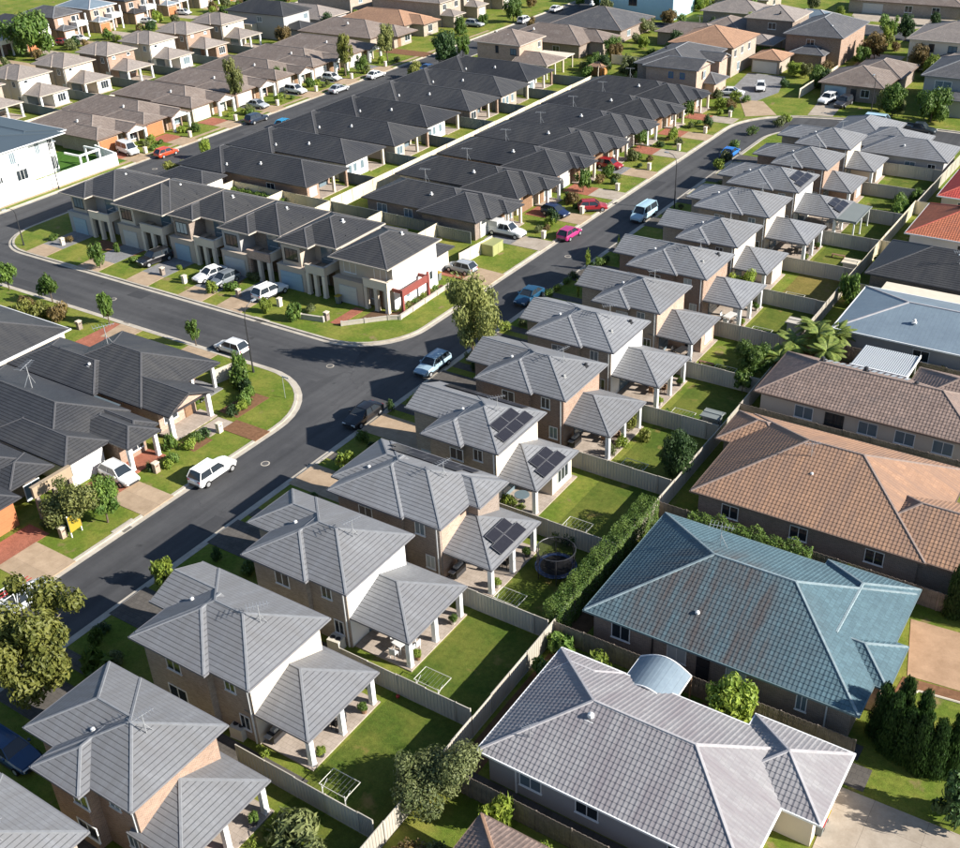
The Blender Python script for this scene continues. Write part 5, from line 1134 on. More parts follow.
# ------------------------------------------------------------------ plants
def crown_mesh(kind, seed, n, leaf, mat):
    """unit crown: radius about 1 in x/y, z from 0 to 1 (times height); loose leaf faces on clumps"""
    r = random.Random(seed); v, f, cl = [], [], []
    if kind == 'round': blobs = [((0, 0, .5), .42)] + [((math.cos(a)*.62*q, math.sin(a)*.62*q, zz), rr) for a, q, zz, rr in [(r.uniform(0, 6.28), r.uniform(.35, 1.15), r.uniform(.18, .84), r.uniform(.17, .36)) for _ in range(22)]]
    elif kind == 'open': blobs = [((math.cos(a)*q, math.sin(a)*q, zz), rr) for a, q, zz, rr in [(r.uniform(0, 6.28), r.uniform(.15, .80), r.uniform(.18, .88), r.uniform(.16, .34)) for _ in range(20)]]
    elif kind == 'gum': blobs = [((math.cos(a)*q, math.sin(a)*q, zz), rr) for a, q, zz, rr in [(r.uniform(0, 6.28), r.uniform(.1, .80)*(1-.45*abs(zz_-.42)), zz_, r.uniform(.16, .30)) for zz_ in [(k+.7)/30*.95 for k in range(30)]]]
    elif kind == 'cone': blobs = [((math.cos(a)*q, math.sin(a)*q, zz), .66*(1.04-zz)**.42+.05) for a, q, zz in [(r.uniform(0, 6.28), r.uniform(.1, .28)*(1-.6*zz_), zz_) for zz_ in [(k+.5)/26*.96 for k in range(26)]]]
    elif kind == 'shrub': blobs = [((r.uniform(-.5, .5), r.uniform(-.5, .5), r.uniform(.25, .68)), r.uniform(.3, .48)) for _ in range(9)]
    elif kind == 'spiky': blobs = [((r.uniform(-.5, .5), r.uniform(-.5, .5), r.uniform(.1, .5)), r.uniform(.25, .45)) for _ in range(7)]
    tot = sum(b_[1]**2 for b_ in blobs)
    for (c, rad) in blobs:
        m_ = int(n*rad*rad/tot); tint = r.uniform(-.22, .22)
        for _ in range(m_):
            while True:
                d = Vector((r.gauss(0, 1), r.gauss(0, 1), r.gauss(0, 1)))
                if d.length > .01: break
            d.normalize(); q = rad*(1.12-.75*r.random()**1.3)
            p = Vector(c) + Vector((d.x*q, d.y*q, d.z*q*(.75 if kind != 'cone' else .16)))
            if p.z < .01: p.z = .01+r.random()*.06
            s_ = leaf*r.uniform(.6, 1.4)
            nn = (d + Vector((r.uniform(-1, 1), r.uniform(-1, 1), r.uniform(-.4, 1.1)))*.8).normalized(); a = nn.orthogonal().normalized(); a = (a*math.cos(r.uniform(0, 6.28)) + nn.cross(a)*math.sin(r.uniform(0, 6.28))).normalized(); b2 = nn.cross(a)
            ln = s_*(2.2 if kind == 'spiky' else 1.25)
            i = len(v); v += [tuple(p-a*ln), tuple(p+b2*s_*.6+nn*s_*.12), tuple(p+a*ln), tuple(p-b2*s_*.6+nn*s_*.12)]; f.append((i, i+1, i+2, i+3))
            k = min(1, max(0, .45+tint+r.uniform(-.35, .35))); cl += [k]*4
    me = bpy.data.meshes.new('crown'); me.from_pydata(v, [], f)
    at_ = me.attributes.new('leaf', 'FLOAT', 'POINT'); at_.data.foreach_set('value', cl); me.materials.append(MATS[mat]); me['blobs'] = [x for b_ in blobs for x in b_[0]]
    return me
CW = {'leaf_gum': 'pale green', 'leaf_green': 'mid-green', 'leaf_lime': 'lime-green', 'leaf_olive': 'grey-olive', 'leaf_dark': 'dark green', 'leaf_rust': 'rust-brown', 'leaf_gold': 'golden'}
def get_crown(kind, mat, var, n, leaf):
    key = ('crown', kind, mat, var, n)
    if key not in _cache: _cache[key] = crown_mesh(kind, 31*var+len(kind)*7, n, leaf, mat)
    return _cache[key]
def trunk_mesh(crown, base, rw, hh, rad, mat):
    mb = MB(); b_ = list(crown['blobs']); P_ = [(b_[i]*rw, b_[i+1]*rw, base+b_[i+2]*hh) for i in range(0, len(b_), 3)]
    fork = (0.0, 0.0, base+hh*.22); mb.bar((0, 0, -.1), (rad*.6, 0, fork[2]*.5), rad, 7, rad*.8); mb.bar((rad*.6, 0, fork[2]*.5), fork, rad*.8, 7, rad*.62)
    for p in P_[::2][:9]:
        m_ = ((p[0]*.45), (p[1]*.45), fork[2]+(p[2]-fork[2])*.55); mb.bar(fork, m_, rad*.5, 5, rad*.32); mb.bar(m_, p, rad*.32, 5, rad*.08)
    return mb.mesh('trunk', mat, smooth=True)
def tree(x, y, H, Wd, kind, mat, label, cat='tree', name='tree', group=None, base=None, n=2600, leaf=.075, var=0, rad=None, bark='bark', z=0):
    base = H*.25 if base is None else base
    r = thing(name, label, cat, (x, y, z), rnd.uniform(0, 6.28), group); cm = get_crown(kind, mat, var, n, leaf)
    key = ('trunk', kind, var, round(base, 1), round(Wd, 1), round(H, 1), mat)
    if key not in _cache: _cache[key] = trunk_mesh(cm, base, Wd/2, H-base, rad or max(.05, H*.022), bark)
    link('trunk', _cache[key], r); link('crown', cm, r, (0, 0, base), 0, (Wd/2, Wd/2, H-base))
    return r
def shrub(x, y, H, Wd, mat, label, group=None, kind='shrub', n=900, leaf=.085, var=None, z=0, cat='shrub', name='shrub'):
    r = thing(name, label, cat, (x, y, z), rnd.uniform(0, 6.28), group); var = rnd.randrange(3) if var is None else var
    cm = get_crown(kind, mat, var, n, leaf)
    if 'stems' not in _cache:
        mb = MB()
        for k in range(5): a = k*1.26; mb.bar((.05*math.cos(a), .05*math.sin(a), -.05), (.4*math.cos(a), .4*math.sin(a), .55), .035, 4, .015)
        _cache['stems'] = mb.mesh('stem', 'bark')
    link('stem', _cache['stems'], r, (0, 0, 0), 0, (Wd/2, Wd/2, H)); link('foliage', cm, r, (0, 0, 0), 0, (Wd/2, Wd/2, H))
    return r
def hedge(x0, x1, y0, y1, H, mat, label, dens=170, leaf=.072, seed=3, lump=.18):
    r = random.Random(seed); v, f, cl = [], [], []; lx, ly = x1-x0, y1-y0
    area = lx*ly+2*H*(lx+ly)
    for _ in range(int(area*dens)):
        u = r.random()*area; dpt = r.random()**2*.4
        if u < lx*ly: p = Vector((r.uniform(x0, x1), r.uniform(y0, y1), H-dpt)); nn = Vector((0, 0, 1))
        elif u < lx*ly+2*H*lx: sg = r.choice((-1, 1)); p = Vector((r.uniform(x0, x1), (y0+dpt if sg < 0 else y1-dpt), r.uniform(0, H))); nn = Vector((0, sg, .2))
        else: sg = r.choice((-1, 1)); p = Vector(((x0+dpt if sg < 0 else x1-dpt), r.uniform(y0, y1), r.uniform(0, H))); nn = Vector((sg, 0, .2))
        w_ = math.sin(p.x*2.1+seed)*math.sin(p.y*1.7)+.6*math.sin(p.x*4.3+p.y*3.9); p += nn*lump*w_*min(1, p.z/H+.3)
        nn = (nn+Vector((r.uniform(-1, 1), r.uniform(-1, 1), r.uniform(-.3, 1)))*.9).normalized(); a = nn.orthogonal().normalized(); th = r.uniform(0, 6.28); b2 = nn.cross(a); a, b2 = a*math.cos(th)+b2*math.sin(th), b2*math.cos(th)-a*math.sin(th); s_ = leaf*r.uniform(.6, 1.4)
        i = len(v); v += [tuple(p-a*s_), tuple(p+b2*s_*.6), tuple(p+a*s_), tuple(p-b2*s_*.6)]; f.append((i, i+1, i+2, i+3)); k = min(1, max(0, .5+.25*w_+r.uniform(-.35, .35))); cl += [k]*4
    cx, cy = (x0+x1)/2, (y0+y1)/2; me = bpy.data.meshes.new('foliage'); me.from_pydata([(a-cx, b_-cy, c) for a, b_, c in v], [], f)
    at_ = me.attributes.new('leaf', 'FLOAT', 'POINT'); at_.data.foreach_set('value', cl); me.materials.append(MATS[mat])
    t_ = thing('hedge', label, 'hedge', (cx, cy, 0)); link('foliage', me, t_)
    mb = MB(); n_ = max(2, int(max(lx, ly)/.9))
    for k in range(n_):
        u = (k+.5)/n_; px, py = (x0+lx*u, cy) if lx > ly else (cx, y0+ly*u); mb.bar((px, py, -.05), (px+r.uniform(-.2, .2), py+r.uniform(-.2, .2), H*.85), .05, 4, .02)
    mb.obj('stem', 'bark', t_, (cx, cy, 0)); return t_
def palm(x, y, H, label, nf=15, fl=2.6, group=None, seed=0):
    r = random.Random(seed); t_ = thing('palm', label, 'palm', (x, y, 0), r.uniform(0, 6), group)
    mb = MB(); mb.bar((0, 0, -.05), (.1, .05, H*.5), .13, 7, .11); mb.bar((.1, .05, H*.5), (.12, .1, H), .11, 7, .10); mb.obj('trunk', 'bark_pale', t_)
    for k in range(nf):
        a = k*2.4+r.uniform(-.2, .2); el = r.uniform(-.15, 1.15); L_ = fl*r.uniform(.8, 1.15); v, f, cl = [], [], []
        def pt(u): d = L_*u; return Vector((math.cos(a)*d*math.cos(el*(1-u*.4)), math.sin(a)*d*math.cos(el*(1-u*.4)), H+math.sin(el)*d-.55*L_*u*u*(.6+.4*math.cos(el))))
        side = Vector((-math.sin(a), math.cos(a), 0))
        for j in range(24):
            u = .10+.90*j/24; p = pt(u); q = pt(min(1, u+.06)); fw_ = (q-p).normalized(); ll = .62*math.sin(math.pi*min(1, .15+.85*u))**.7*fl/2.6
            for sg in (-1, 1):
                tip = p+side*sg*ll+fw_*ll*.55-Vector((0, 0, ll*.35)); i = len(v); w_ = fw_*.05
                v += [tuple(p-w_), tuple(p+w_), tuple((p+tip)/2+w_*1.3), tuple(tip)]; f.append((i, i+1, i+2, i+3)); cl += [r.uniform(.1, 1)]*4
        me = bpy.data.meshes.new('frond'); me.from_pydata(v, [], f); at_ = me.attributes.new('leaf', 'FLOAT', 'POINT'); at_.data.foreach_set('value', cl); me.materials.append(MATS['leaf_palm'])
        o = link('frond', me, t_); mb = MB(); mb.bar(pt(0), pt(.5), .025, 4); mb.bar(pt(.5), pt(1), .025, 4, .008); mb.obj('rib', 'leaf_palm', o)
    return t_
# street and garden trees
tree(-56.6, 80.9, 10.3, 6.6, 'gum', 'leaf_gum', 'tall gum tree at the kerb by the intersection', n=8500, leaf=.034, base=3.6, rad=.17, bark='bark')
tree(-57.6, 28.6, 7.2, 8.9, 'open', 'leaf_gold', 'broad yellow-leaved street tree by the ladder-carrying utility', n=15000, leaf=.030, base=1.2, rad=.22, bark='bark_pale', var=1)
tree(-55.0, 31.2, 2.3, 2.4, 'spiky', 'leaf_green', 'bright green broad-leaved plant under the yellow-leaved tree', n=300, leaf=.16, base=.3)
p = at(167, 588); tree(p.x, p.y, 2.7, 2.1, 'round', 'leaf_lime', 'small round lime-green kerbside tree in front of a gabled wing', n=1500, leaf=.085, base=.5)
p = at(348, 470); tree(p.x, p.y, 1.9, 2.1, 'round', 'leaf_lime', 'small lime-green kerbside tree by the tan driveway patch', n=1300, leaf=.09, base=.3)
tree(-70.4, 42.3, 4.3, 5.4, 'round', 'leaf_gum', 'olive bushy tree beside the tan porch fascia', n=11000, leaf=.034, base=.7, var=1)
tree(-68.6, 43.6, 4.2, 3.6, 'round', 'leaf_green', 'light green young tree on the verge by the yellow sign', n=7000, leaf=.042, base=1.2, var=2)
tree(at(433, 772, 1.9).x, at(433, 772, 1.9).y, 3.7, 5.9, 'round', 'leaf_olive', 'large olive-green tree straddling the back fence', n=15000, leaf=.027, base=.5, var=1)
tree(-30.4, 73.4, 4.6, 3.7, 'round', 'leaf_dark', 'dense dark round tree in the leafy yard', n=10000, leaf=.036, base=.3, var=2)
tree(-31.5, 93.4, 4.0, 4.2, 'round', 'leaf_green', 'pale green spreading tree by the speckled brown roof', n=7000, leaf=.042, base=1.0)
tree(-31.2, 90.0, 2.3, 2.2, 'round', 'leaf_green', 'small pale green tree next to the spreading one', n=1200, leaf=.09, base=.6)
tree(-28.6, 114.6, 3.9, 2.6, 'round', 'leaf_green', 'egg-shaped green tree behind the back fence by the metal roof', n=1800, leaf=.08, base=.3)
p = at(750, 281); tree(-39.5, 109.6, 3.6, 3.4, 'round', 'leaf_lime', 'round lime-green tree beside a patio roof of the grey row', n=5000, leaf=.05, base=.6, var=1)
tree(-15.9, 49.3, 3.4, 4.2, 'round', 'leaf_lime', 'round broad-leaved tree between the pale grey and teal roofs', n=4500, leaf=.06, base=.3, var=2)
hedge(-30.5, -29.0, 50.8, 66.6, 2.6, 'leaf_green', 'long clipped green hedge along the back fence beside the teal house', seed=5, dens=240, leaf=.06, lump=.12)
hedge(-26.2, -16.6, 65.9, 67.1, 2.3, 'leaf_green', 'bushy green hedge between the teal and apricot roofs', seed=8, lump=.3)
shrub(-14.3, 66.5, 2.0, 2.4, 'leaf_lime', 'round yellow-green bush past the end of the bushy hedge', n=1200, leaf=.09)
for k, (px, py) in enumerate(((-25.2, 48.6), (-27.6, 47.0), (-28.2, 49.6))): shrub(px, py, 1.9, 2.6, ['leaf_lime', 'leaf_green', 'leaf_green'][k], ['leafy bush with pink flowers at the pale grey roof corner', 'leafy green bush against the fence at the pale grey roof corner', 'rounded green bush where the long hedge ends'][k], n=900, leaf=.12)
tree(-24.4, 35.0, 3.2, 2.4, 'spiky', 'leaf_lime', 'lush green sapling below the pale grey house wall', n=700, leaf=.09, base=.3)
shrub(-21.0, 34.7, 1.2, 1.7, 'leaf_lime', 'yellowish bush by the timber fence below the pale grey house'); shrub(-27.3, 30.4, 1.7, 2.6, 'leaf_rust', 'dry brown bush near the brown roof corner'); shrub(-25.9, 31.0, 1.5, 1.9, 'leaf_olive', 'pale olive bush near the brown roof corner')
tree(-33.4, 27.8, 2.4, 4.4, 'spiky', 'leaf_olive', 'straggly grey-green bush along the orange brick house yard fence', n=900, leaf=.07, base=.1)
for k, (x, y) in enumerate(((-7.5, 53.5), (-6.7, 52.6), (-6.4, 54.0), (-5.7, 52.2), (-4.8, 52.0), (-5.2, 53.3), (-3.9, 52.2), (-3.1, 52.9), (-2.3, 53.6))):
    tree(x, y, 4.5+.35*(k % 3), 2.0, 'cone', 'leaf_cypress', 'dark conical cypress in the clump by the pale drive', name='cypress', cat='cypress', group='cypress clump by the pale drive', n=11000, leaf=.036, base=.02, var=k % 2)
for k, (x, y) in enumerate(((-6.4, 67.4), (-5.4, 67.8), (-4.5, 67.5), (-3.5, 67.9), (-2.4, 67.6))):
    tree(x, y, 4.6+.3*(k % 2), 1.9, 'cone', 'leaf_cypress', 'dark conical cypress by the apricot house and tan forecourt', name='cypress', cat='cypress', group='cypresses by the tan forecourt', n=11000, leaf=.036, base=.02, var=k % 2)
tree(-1.8, 48.8, 3.6, 3.4, 'round', 'leaf_dark', 'dark round tree shading the pale drive', n=2600, leaf=.07, base=.4)
for k, (x, y, H) in enumerate(((-29.2, 97.6, 4.2), (-27.2, 99.2, 5.2), (-25.6, 97.2, 4.4), (-28.4, 101.6, 4.8), (-26.2, 102.0, 3.6), (-29.6, 95.2, 3.2))):
    palm(x, y, H*.62, ['tallest arching palm beside the metal roof', 'bushy arching palm of the clump between metal roof and patio cover'][k == 1 and 0 or 1], 24, 2.1, 'palm clump by the metal roof', seed=k)
for k in range(7): shrub(-23.2+1.5*k, 101.9+.2*(k % 2), 1.7, 1.9, ['leaf_lime', 'leaf_gold', 'leaf_lime', 'leaf_green'][k % 4], 'yellow-green leafy plant along the metal-roofed house', 'plants along the metal-roofed house', 'spiky', 420, .12)
for k, (px, py) in enumerate(((10, 290), (53, 302), (110, 324), (196, 345))):
    p = at(px, py); tree(p.x, p.y, [3.6, 3.6, 3.8, 3.2][k], [2.6, 2.9, 2.2, 1.6][k], 'round', 'leaf_green', ['young street tree before the kerbside charcoal house', 'young street tree above the rust-coloured bushes', 'young street tree by the white-guttered house drive', 'slender young street tree by the white hatchback'][k], n=1500, leaf=.085, base=.9, var=k % 3)
for k, (px, py) in enumerate(((28, 312), (42, 318), (58, 320), (22, 318))): p = at(px, py); shrub(p.x, p.y, 2.3, 3.0, ['leaf_rust', 'leaf_gold'][k % 2], 'large rust-coloured bush on the side street verge', 'rust-coloured bushes on the verge', n=1100, leaf=.09)
# front gardens
gd = [(100, 268, 3.6, 2.2, 'leaf_green'), (70, 242, 1.0, 1.2, 'leaf_rust'), (54, 240, .9, 1.4, 'leaf_green'), (117, 252, 1.5, .9, 'leaf_green'), (213, 293, 2.0, 1.7, 'leaf_lime'), (232, 290, 1.2, 2.0, 'leaf_green'), (267, 312, 2.0, 1.6, 'leaf_lime'), (295, 320, 2.2, 2.0, 'leaf_green'), (255, 280, 1.2, 2.0, 'leaf_olive'), (182, 280, .9, .9, 'leaf_green'), (310, 312, 1.0, 1.8, 'leaf_olive'), (134, 262, 1.0, 1.4, 'leaf_green'), (180, 240+30, .8, .8, 'leaf_lime')]
for k, (px, py, H, W_, mt) in enumerate(gd):
    p = at(px, py)
    if k == 0: tree(p.x, p.y, H, W_, 'round', mt, 'slim twin-topped tree in the second townhouse garden', n=1500, leaf=.085, base=.6)
    else: shrub(p.x, p.y, H, W_, mt, ['low shrub in the townhouse front gardens', 'small rusty shrub in a townhouse garden bed', 'tall leafy shrub beside a townhouse drive'][1 if mt == 'leaf_rust' else (2 if H > 1.8 else 0)], 'townhouse garden shrubs')
for k in range(9): u = k/8; shrub(-74.9+3.3*u, 83.3+3.3*u, .5, .6, 'leaf_olive', 'tiny clipped plant, %s along the corner garden wall from the red path' % ORD[k+1], 'plants along the corner garden wall', n=150, leaf=.16)
for k in range(6): shrub(-71.4, 88.6+1.3*k, .8+.2*(k % 2), 1.4, ['leaf_lime', 'leaf_gold', 'leaf_green'][k % 3], 'low yellow-green shrub below the white side wall', 'shrubs below the white side wall', n=350)
cb = [(-75.8, 66.6, 2.6, 2.8), (-76.6, 67.6, 2.0, 2.0), (-74.2, 66.0, 1.6, 2.0), (-73.2, 65.2, 1.4, 1.9), (-72.4, 64.2, 1.3, 1.9), (-72.0, 63.0, 1.2, 1.8), (-71.9, 61.9, 1.1, 1.6), (-76.6, 62.0, 1.7, 1.8), (-71.6, 56.6, 1.1, 1.6), (-71.4, 55.4, 1.0, 1.7), (-71.4, 57.4, 1.0, 1.5), (-72.6, 54.5, 1.9, 1.6), (-70.8, 53.2, 1.0, 1.5), (-70.6, 52.2, .9, 1.3), (-71.3, 51.0, .9, 1.2), (-76.9, 68.2, 2.8, 1.8)]
for k, (x, y, H, W_) in enumerate(cb): shrub(x, y, H, W_, ['leaf_green', 'leaf_lime', 'leaf_dark', 'leaf_green'][k % 4], ('%s %s shrub %s' % ('tall' if H > 1.5 else 'low', CW[['leaf_green', 'leaf_lime', 'leaf_dark', 'leaf_green'][k % 4]], 'by the courtyard wall of the corner house' if y > 61.5 else 'in the bed before the corner house porch')) if y > 54.8 else '%s leafy %s shrub before the white-garage house' % ('taller' if H > 1.5 else 'low', CW[['leaf_green', 'leaf_lime', 'leaf_dark', 'leaf_green'][k % 4]]), 'corner garden shrubs' if y > 54.8 else 'shrubs before the white-garage house', n=700, leaf=.10)
for k, (x, y) in enumerate(((-71.6, 34.0), (-71.0, 33.0), (-70.6, 40.9), (-72.6, 40.6))): shrub(x, y, 1.0, 1.7, ['leaf_green', 'leaf_dark'][k % 2], 'dark green shrub beside the red paved drive', 'shrubs beside the red paved drive', n=600)
for i, Y in enumerate(B0):
    for k in range(5):
        x, y = rnd.uniform(-73.2, -69.0), Y+rnd.uniform(5.6, 10.6); H = (.7, 1.0, 1.4, 2.2, .9)[k]; mt = ('leaf_green', 'leaf_olive', 'leaf_lime', 'leaf_dark', 'leaf_rust')[(k+i) % 5]
        shrub(x, y, H, H*.7+.7, mt, '%s %s shrub before the %s black house from the yellow-green kiosk' % (('low', 'small', 'medium', 'tall', 'squat')[k], CW[mt], ORD[i+1]), 'shrubs before the main-road black row')
for k, (px, py, H) in enumerate(((583, 192, 3.4), (641, 148, 2.8), (688, 118, 3.0))): p = at(px, py); tree(p.x, p.y, H, H*.75, 'round', 'leaf_green', ['young tree between drives of the black-roofed row', 'bushy young tree by a red paved drive', 'young tree by the last black-roofed house'][k], n=1400, leaf=.09, base=.7)
for i, Y in enumerate(F0):
    for k in range(4): x, y = rnd.uniform(-149.6, -145.8), Y+rnd.uniform(5.2, 10); H = (.8, 1.2, 1.9, 1.0)[k]; mt = ('leaf_green', 'leaf_olive', 'leaf_lime')[(k+i) % 3]; shrub(x, y, H, H*.7+.8, mt, '%s %s shrub before the %s brown-roofed house from the white wall' % (('low', 'medium', 'tall', 'small')[k], CW[mt], ORD[i+1]), 'shrubs before the brown row')
far_trees = [(237, 108, 8.5, 4.0, 'gum', 'leaf_gum', 'tall thin pale tree on the back street'), (283, 88, 4, 2.8, 'round', 'leaf_green', 'small bushy tree by a white four-wheel drive'), (346, 76, 8, 4.0, 'gum', 'leaf_gold', 'tall pale tree past the thin one'), (388, 62, 7, 4.6, 'gum', 'leaf_gum', 'leafy tree by the wide grey-brown roof'), (362, 73, 3.6, 2.8, 'round', 'leaf_green', 'round green tree by the white sedan'), (445, 66, 6.6, 6.5, 'round', 'leaf_dark', 'big dark street tree by the blue sedan'), (463, 56, 4.6, 3.6, 'round', 'leaf_green', 'lighter tree behind the big dark street tree'), (414, 78, 3, 4.0, 'round', 'leaf_gold', 'yellow-green bushy tree at the near kerb of the back street'), (460, 36, 4.2, 3.4, 'round', 'leaf_green', 'round tree before the orange-brown roof'), (513, 22, 6, 5, 'round', 'leaf_green', 'leafy tree near the top of the back street'), (178, 176, 2.4, 4.2, 'round', 'leaf_gold', 'yellow-green bush tree at the back street corner'), (206, 158, 3.0, 2.4, 'round', 'leaf_lime', 'round lime street tree on the near kerb'),
             (32, 57, 10, 12, 'round', 'leaf_green', 'large spreading green tree on the farthest street'), (133, 12, 8, 5, 'gum', 'leaf_gold', 'tall yellowish tree by far houses'), (892, 116, 5.2, 5.0, 'round', 'leaf_green', 'round green street tree beside the pale blue van'), (930, 122, 5.8, 6.4, 'round', 'leaf_green', 'broad green street tree behind the dark utility'), (874, 60, 5.2, 6.4, 'round', 'leaf_rust', 'reddish-green tree behind the low brown-roofed house'), (918, 72, 4.8, 5.0, 'round', 'leaf_rust', 'dark reddish tree by the cream-walled house'), (932, 76, 3, 2.4, 'round', 'leaf_lime', 'small yellow-green tree beside the dark reddish one'), (888, 45, 3.8, 3, 'round', 'leaf_lime', 'small lime tree near the far road'), (905, 40, 5, 4.2, 'round', 'leaf_dark', 'dark tree on the far road verge'), (945, 12, 7, 9, 'round', 'leaf_olive', 'big mottled tree across the far road'), (823, 88, 3.2, 3.4, 'round', 'leaf_dark', 'dark bush tree between the low house and grey drive'), (813, 88, 2.8, 2.8, 'round', 'leaf_green', 'green bush tree beside the grey drive'), (795, 75, 2.6, 3.8, 'round', 'leaf_lime', 'lime bush by the orange garage'), (735, 66, 3, 3.6, 'round', 'leaf_green', 'green bush at the orange house corner'), (612, 58, 4, 5, 'round', 'leaf_green', 'leafy green tree behind the timber cubby'), (594, 70, 3, 3.5, 'round', 'leaf_green', 'green bush near the timber cubby'), (648, 33, 3.2, 5, 'round', 'leaf_olive', 'olive bush row tree by the sunlit fence'), (668, 24, 3, 5, 'round', 'leaf_rust', 'rusty bush by the lane'), (700, 8, 4, 7, 'round', 'leaf_green', 'wide green tree at the lane top'), (725, 70, 2.8, 3, 'round', 'leaf_lime', 'lime bush before the dark brick house'), (600, 12, 4, 5, 'round', 'leaf_dark', 'dark green tree beside the top white cars'), (560, 40, 3.2, 4.4, 'round', 'leaf_green', 'green tree at the kerb behind the pink brick house'), (540, 52, 2.2, 3, 'round', 'leaf_green', 'low green tree by the pink brick house')]
for k, (px, py, H, W_, kd, mt, lb) in enumerate(far_trees):
    p = at(px, py); tree(p.x, p.y, H, W_, kd, mt, lb, n=4200 if kd == 'round' else 4000, leaf=.052, base=H*(.12 if kd == 'round' else .35), var=k % 3)
for k in range(16):
    p = at(*[(703, 88), (712, 84), (722, 92), (735, 100), (745, 102), (716, 98), (728, 104), (700, 82), (640, 96), (720, 108), (752, 134), (778, 126), (786, 122), (733, 150), (726, 160), (718, 168)][k]); shrub(p.x, p.y, 1.3+.4*(k % 2), 2.4, ['leaf_lime', 'leaf_green', 'leaf_olive'][k % 3], ('%s leafy bush %s' % (CW[['leaf_lime', 'leaf_green', 'leaf_olive'][k % 3]], 'before the dark brick two-storey house' if k < 10 else 'on the inner verge of the road bend')), 'bushes near the road bend', n=600, leaf=.11)
for k, (px, py, H, W_) in enumerate(((512, 252, 2.6, .7), (508, 270, 1.0, 1.4), (500, 262, 1.1, 1.6), (491, 275, 1.0, 1.5), (620, 283+0, 1.0, 1.0), (618, 256, 2.8, .8), (578, 297, 2.6, .6), (600, 265, 1.2, 2.2), (590, 268, 1.0, 1.6), (505, 330, 1.0, 2.0), (490, 338, 1.2, 1.8), (380, 408, 1.6, 1.0), (412, 404, 1.2, 1.5), (545, 296, 1.2, 1.4), (475, 372, 1.8, .9))):
    p = at(px, py); x = max(p.x, -58.9); shrub(x, p.y, H, W_, ['leaf_lime', 'leaf_green', 'leaf_dark'][k % 3] if H < 2 else 'leaf_lime', 'slim upright lime shrub before the grey row' if H > 2 else '%s kerbside shrub between %s grey houses' % (CW[['leaf_lime', 'leaf_green', 'leaf_dark'][k % 3]], between[min(range(15), key=lambda q: abs(yf[q]-p.y))]), 'upright shrubs before the grey row' if H > 2 else 'shrubs before the grey row', n=500)
for i in range(1, 14):
    for k in range(3): mt = ('leaf_green', 'leaf_dark', 'leaf_olive')[(k+i) % 3]; shrub(-58.6+rnd.uniform(.2, 5.2), yf[i]+rnd.uniform(1.6, 4.8), (.7, 1.0, 1.4)[k], rnd.uniform(1.0, 1.9), mt, '%s %s street-front shrub between %s grey houses' % (('low', 'medium', 'tall')[k], CW[mt], between[i]), 'shrubs before the grey row')
# back-yard plants
for k, (px, py, H, W_, mt) in enumerate(((630, 430, 2.0, 1.4, 'leaf_gold'), (622, 448, 1.5, 1.6, 'leaf_lime'), (644, 440, 1.4, 1.6, 'leaf_gold'), (635, 425, 1.8, 1.4, 'leaf_lime'), (668, 424, 1.9, 1.5, 'leaf_green'), (690, 428, 1.0, 1.3, 'leaf_green'), (612, 455, 1.4, 1.2, 'leaf_olive'), (560, 538, 1.3, 1.8, 'leaf_green'), (550, 534, 1.2, 1.5, 'leaf_green'), (568, 545, 1.2, 1.5, 'leaf_dark'), (512, 506, .9, 1.3, 'leaf_lime'), (505, 503, .9, 1.2, 'leaf_lime'), (520, 510, .8, 1.1, 'leaf_lime'))):
    p = at(px, py); shrub(p.x, p.y, H, W_, mt, [['golden', 'lime-green', 'golden', 'lime-green', 'mid-green', 'low mid-green', 'grey-olive', '', '', '', '', '', ''][k] + ' shrub in the leafy patio garden', 'green shrub in the yard beside the trampoline'][0 if k < 7 else 1], 'leafy patio garden shrubs' if k < 7 else 'shrubs beside the trampoline yard', n=520)
for k in range(5): shrub(-35.7, 22.4+1.3*k, .6, .8, 'leaf_lime', 'small potted-looking plant along the orange brick house patio', 'patio edge plants', n=200)
p = at(265, 755); shrub(p.x, p.y, .9, 1.0, 'leaf_lime', 'single bright green plant beside the air conditioner path'); 
for k in range(9): shrub(-27.6+rnd.uniform(0, 1.2), 131+1.6*k, 1.6, 2.0, ['leaf_green', 'leaf_dark', 'leaf_olive'][k % 3], 'leafy %s bush behind the cream back fence' % CW[['leaf_green', 'leaf_dark', 'leaf_olive'][k % 3]], 'bushes behind the cream back fence', n=500)
for k in range(4): shrub(-31.4+rnd.uniform(-.6, .6), 142.4+2.6*k, 2.2, 2.4, 'leaf_green', 'big leafy bush in the %s far yard counting from the green-covered patio' % ORD[k+1], 'bushes in the far yards', n=700)
shrub(-28.4, 127, 1.2, 2.4, 'leaf_lime', 'lime bush at the corner of the black low roof'); hedge(-28.9, -25.2, 115.4, 116.4, 1.0, 'leaf_lime', 'low lime hedge between metal roof and white awning', seed=4)
hedge(-124, -108, 109.0, 109.8, .9, 'leaf_green', 'low planting strip behind the back-street black house', seed=9)

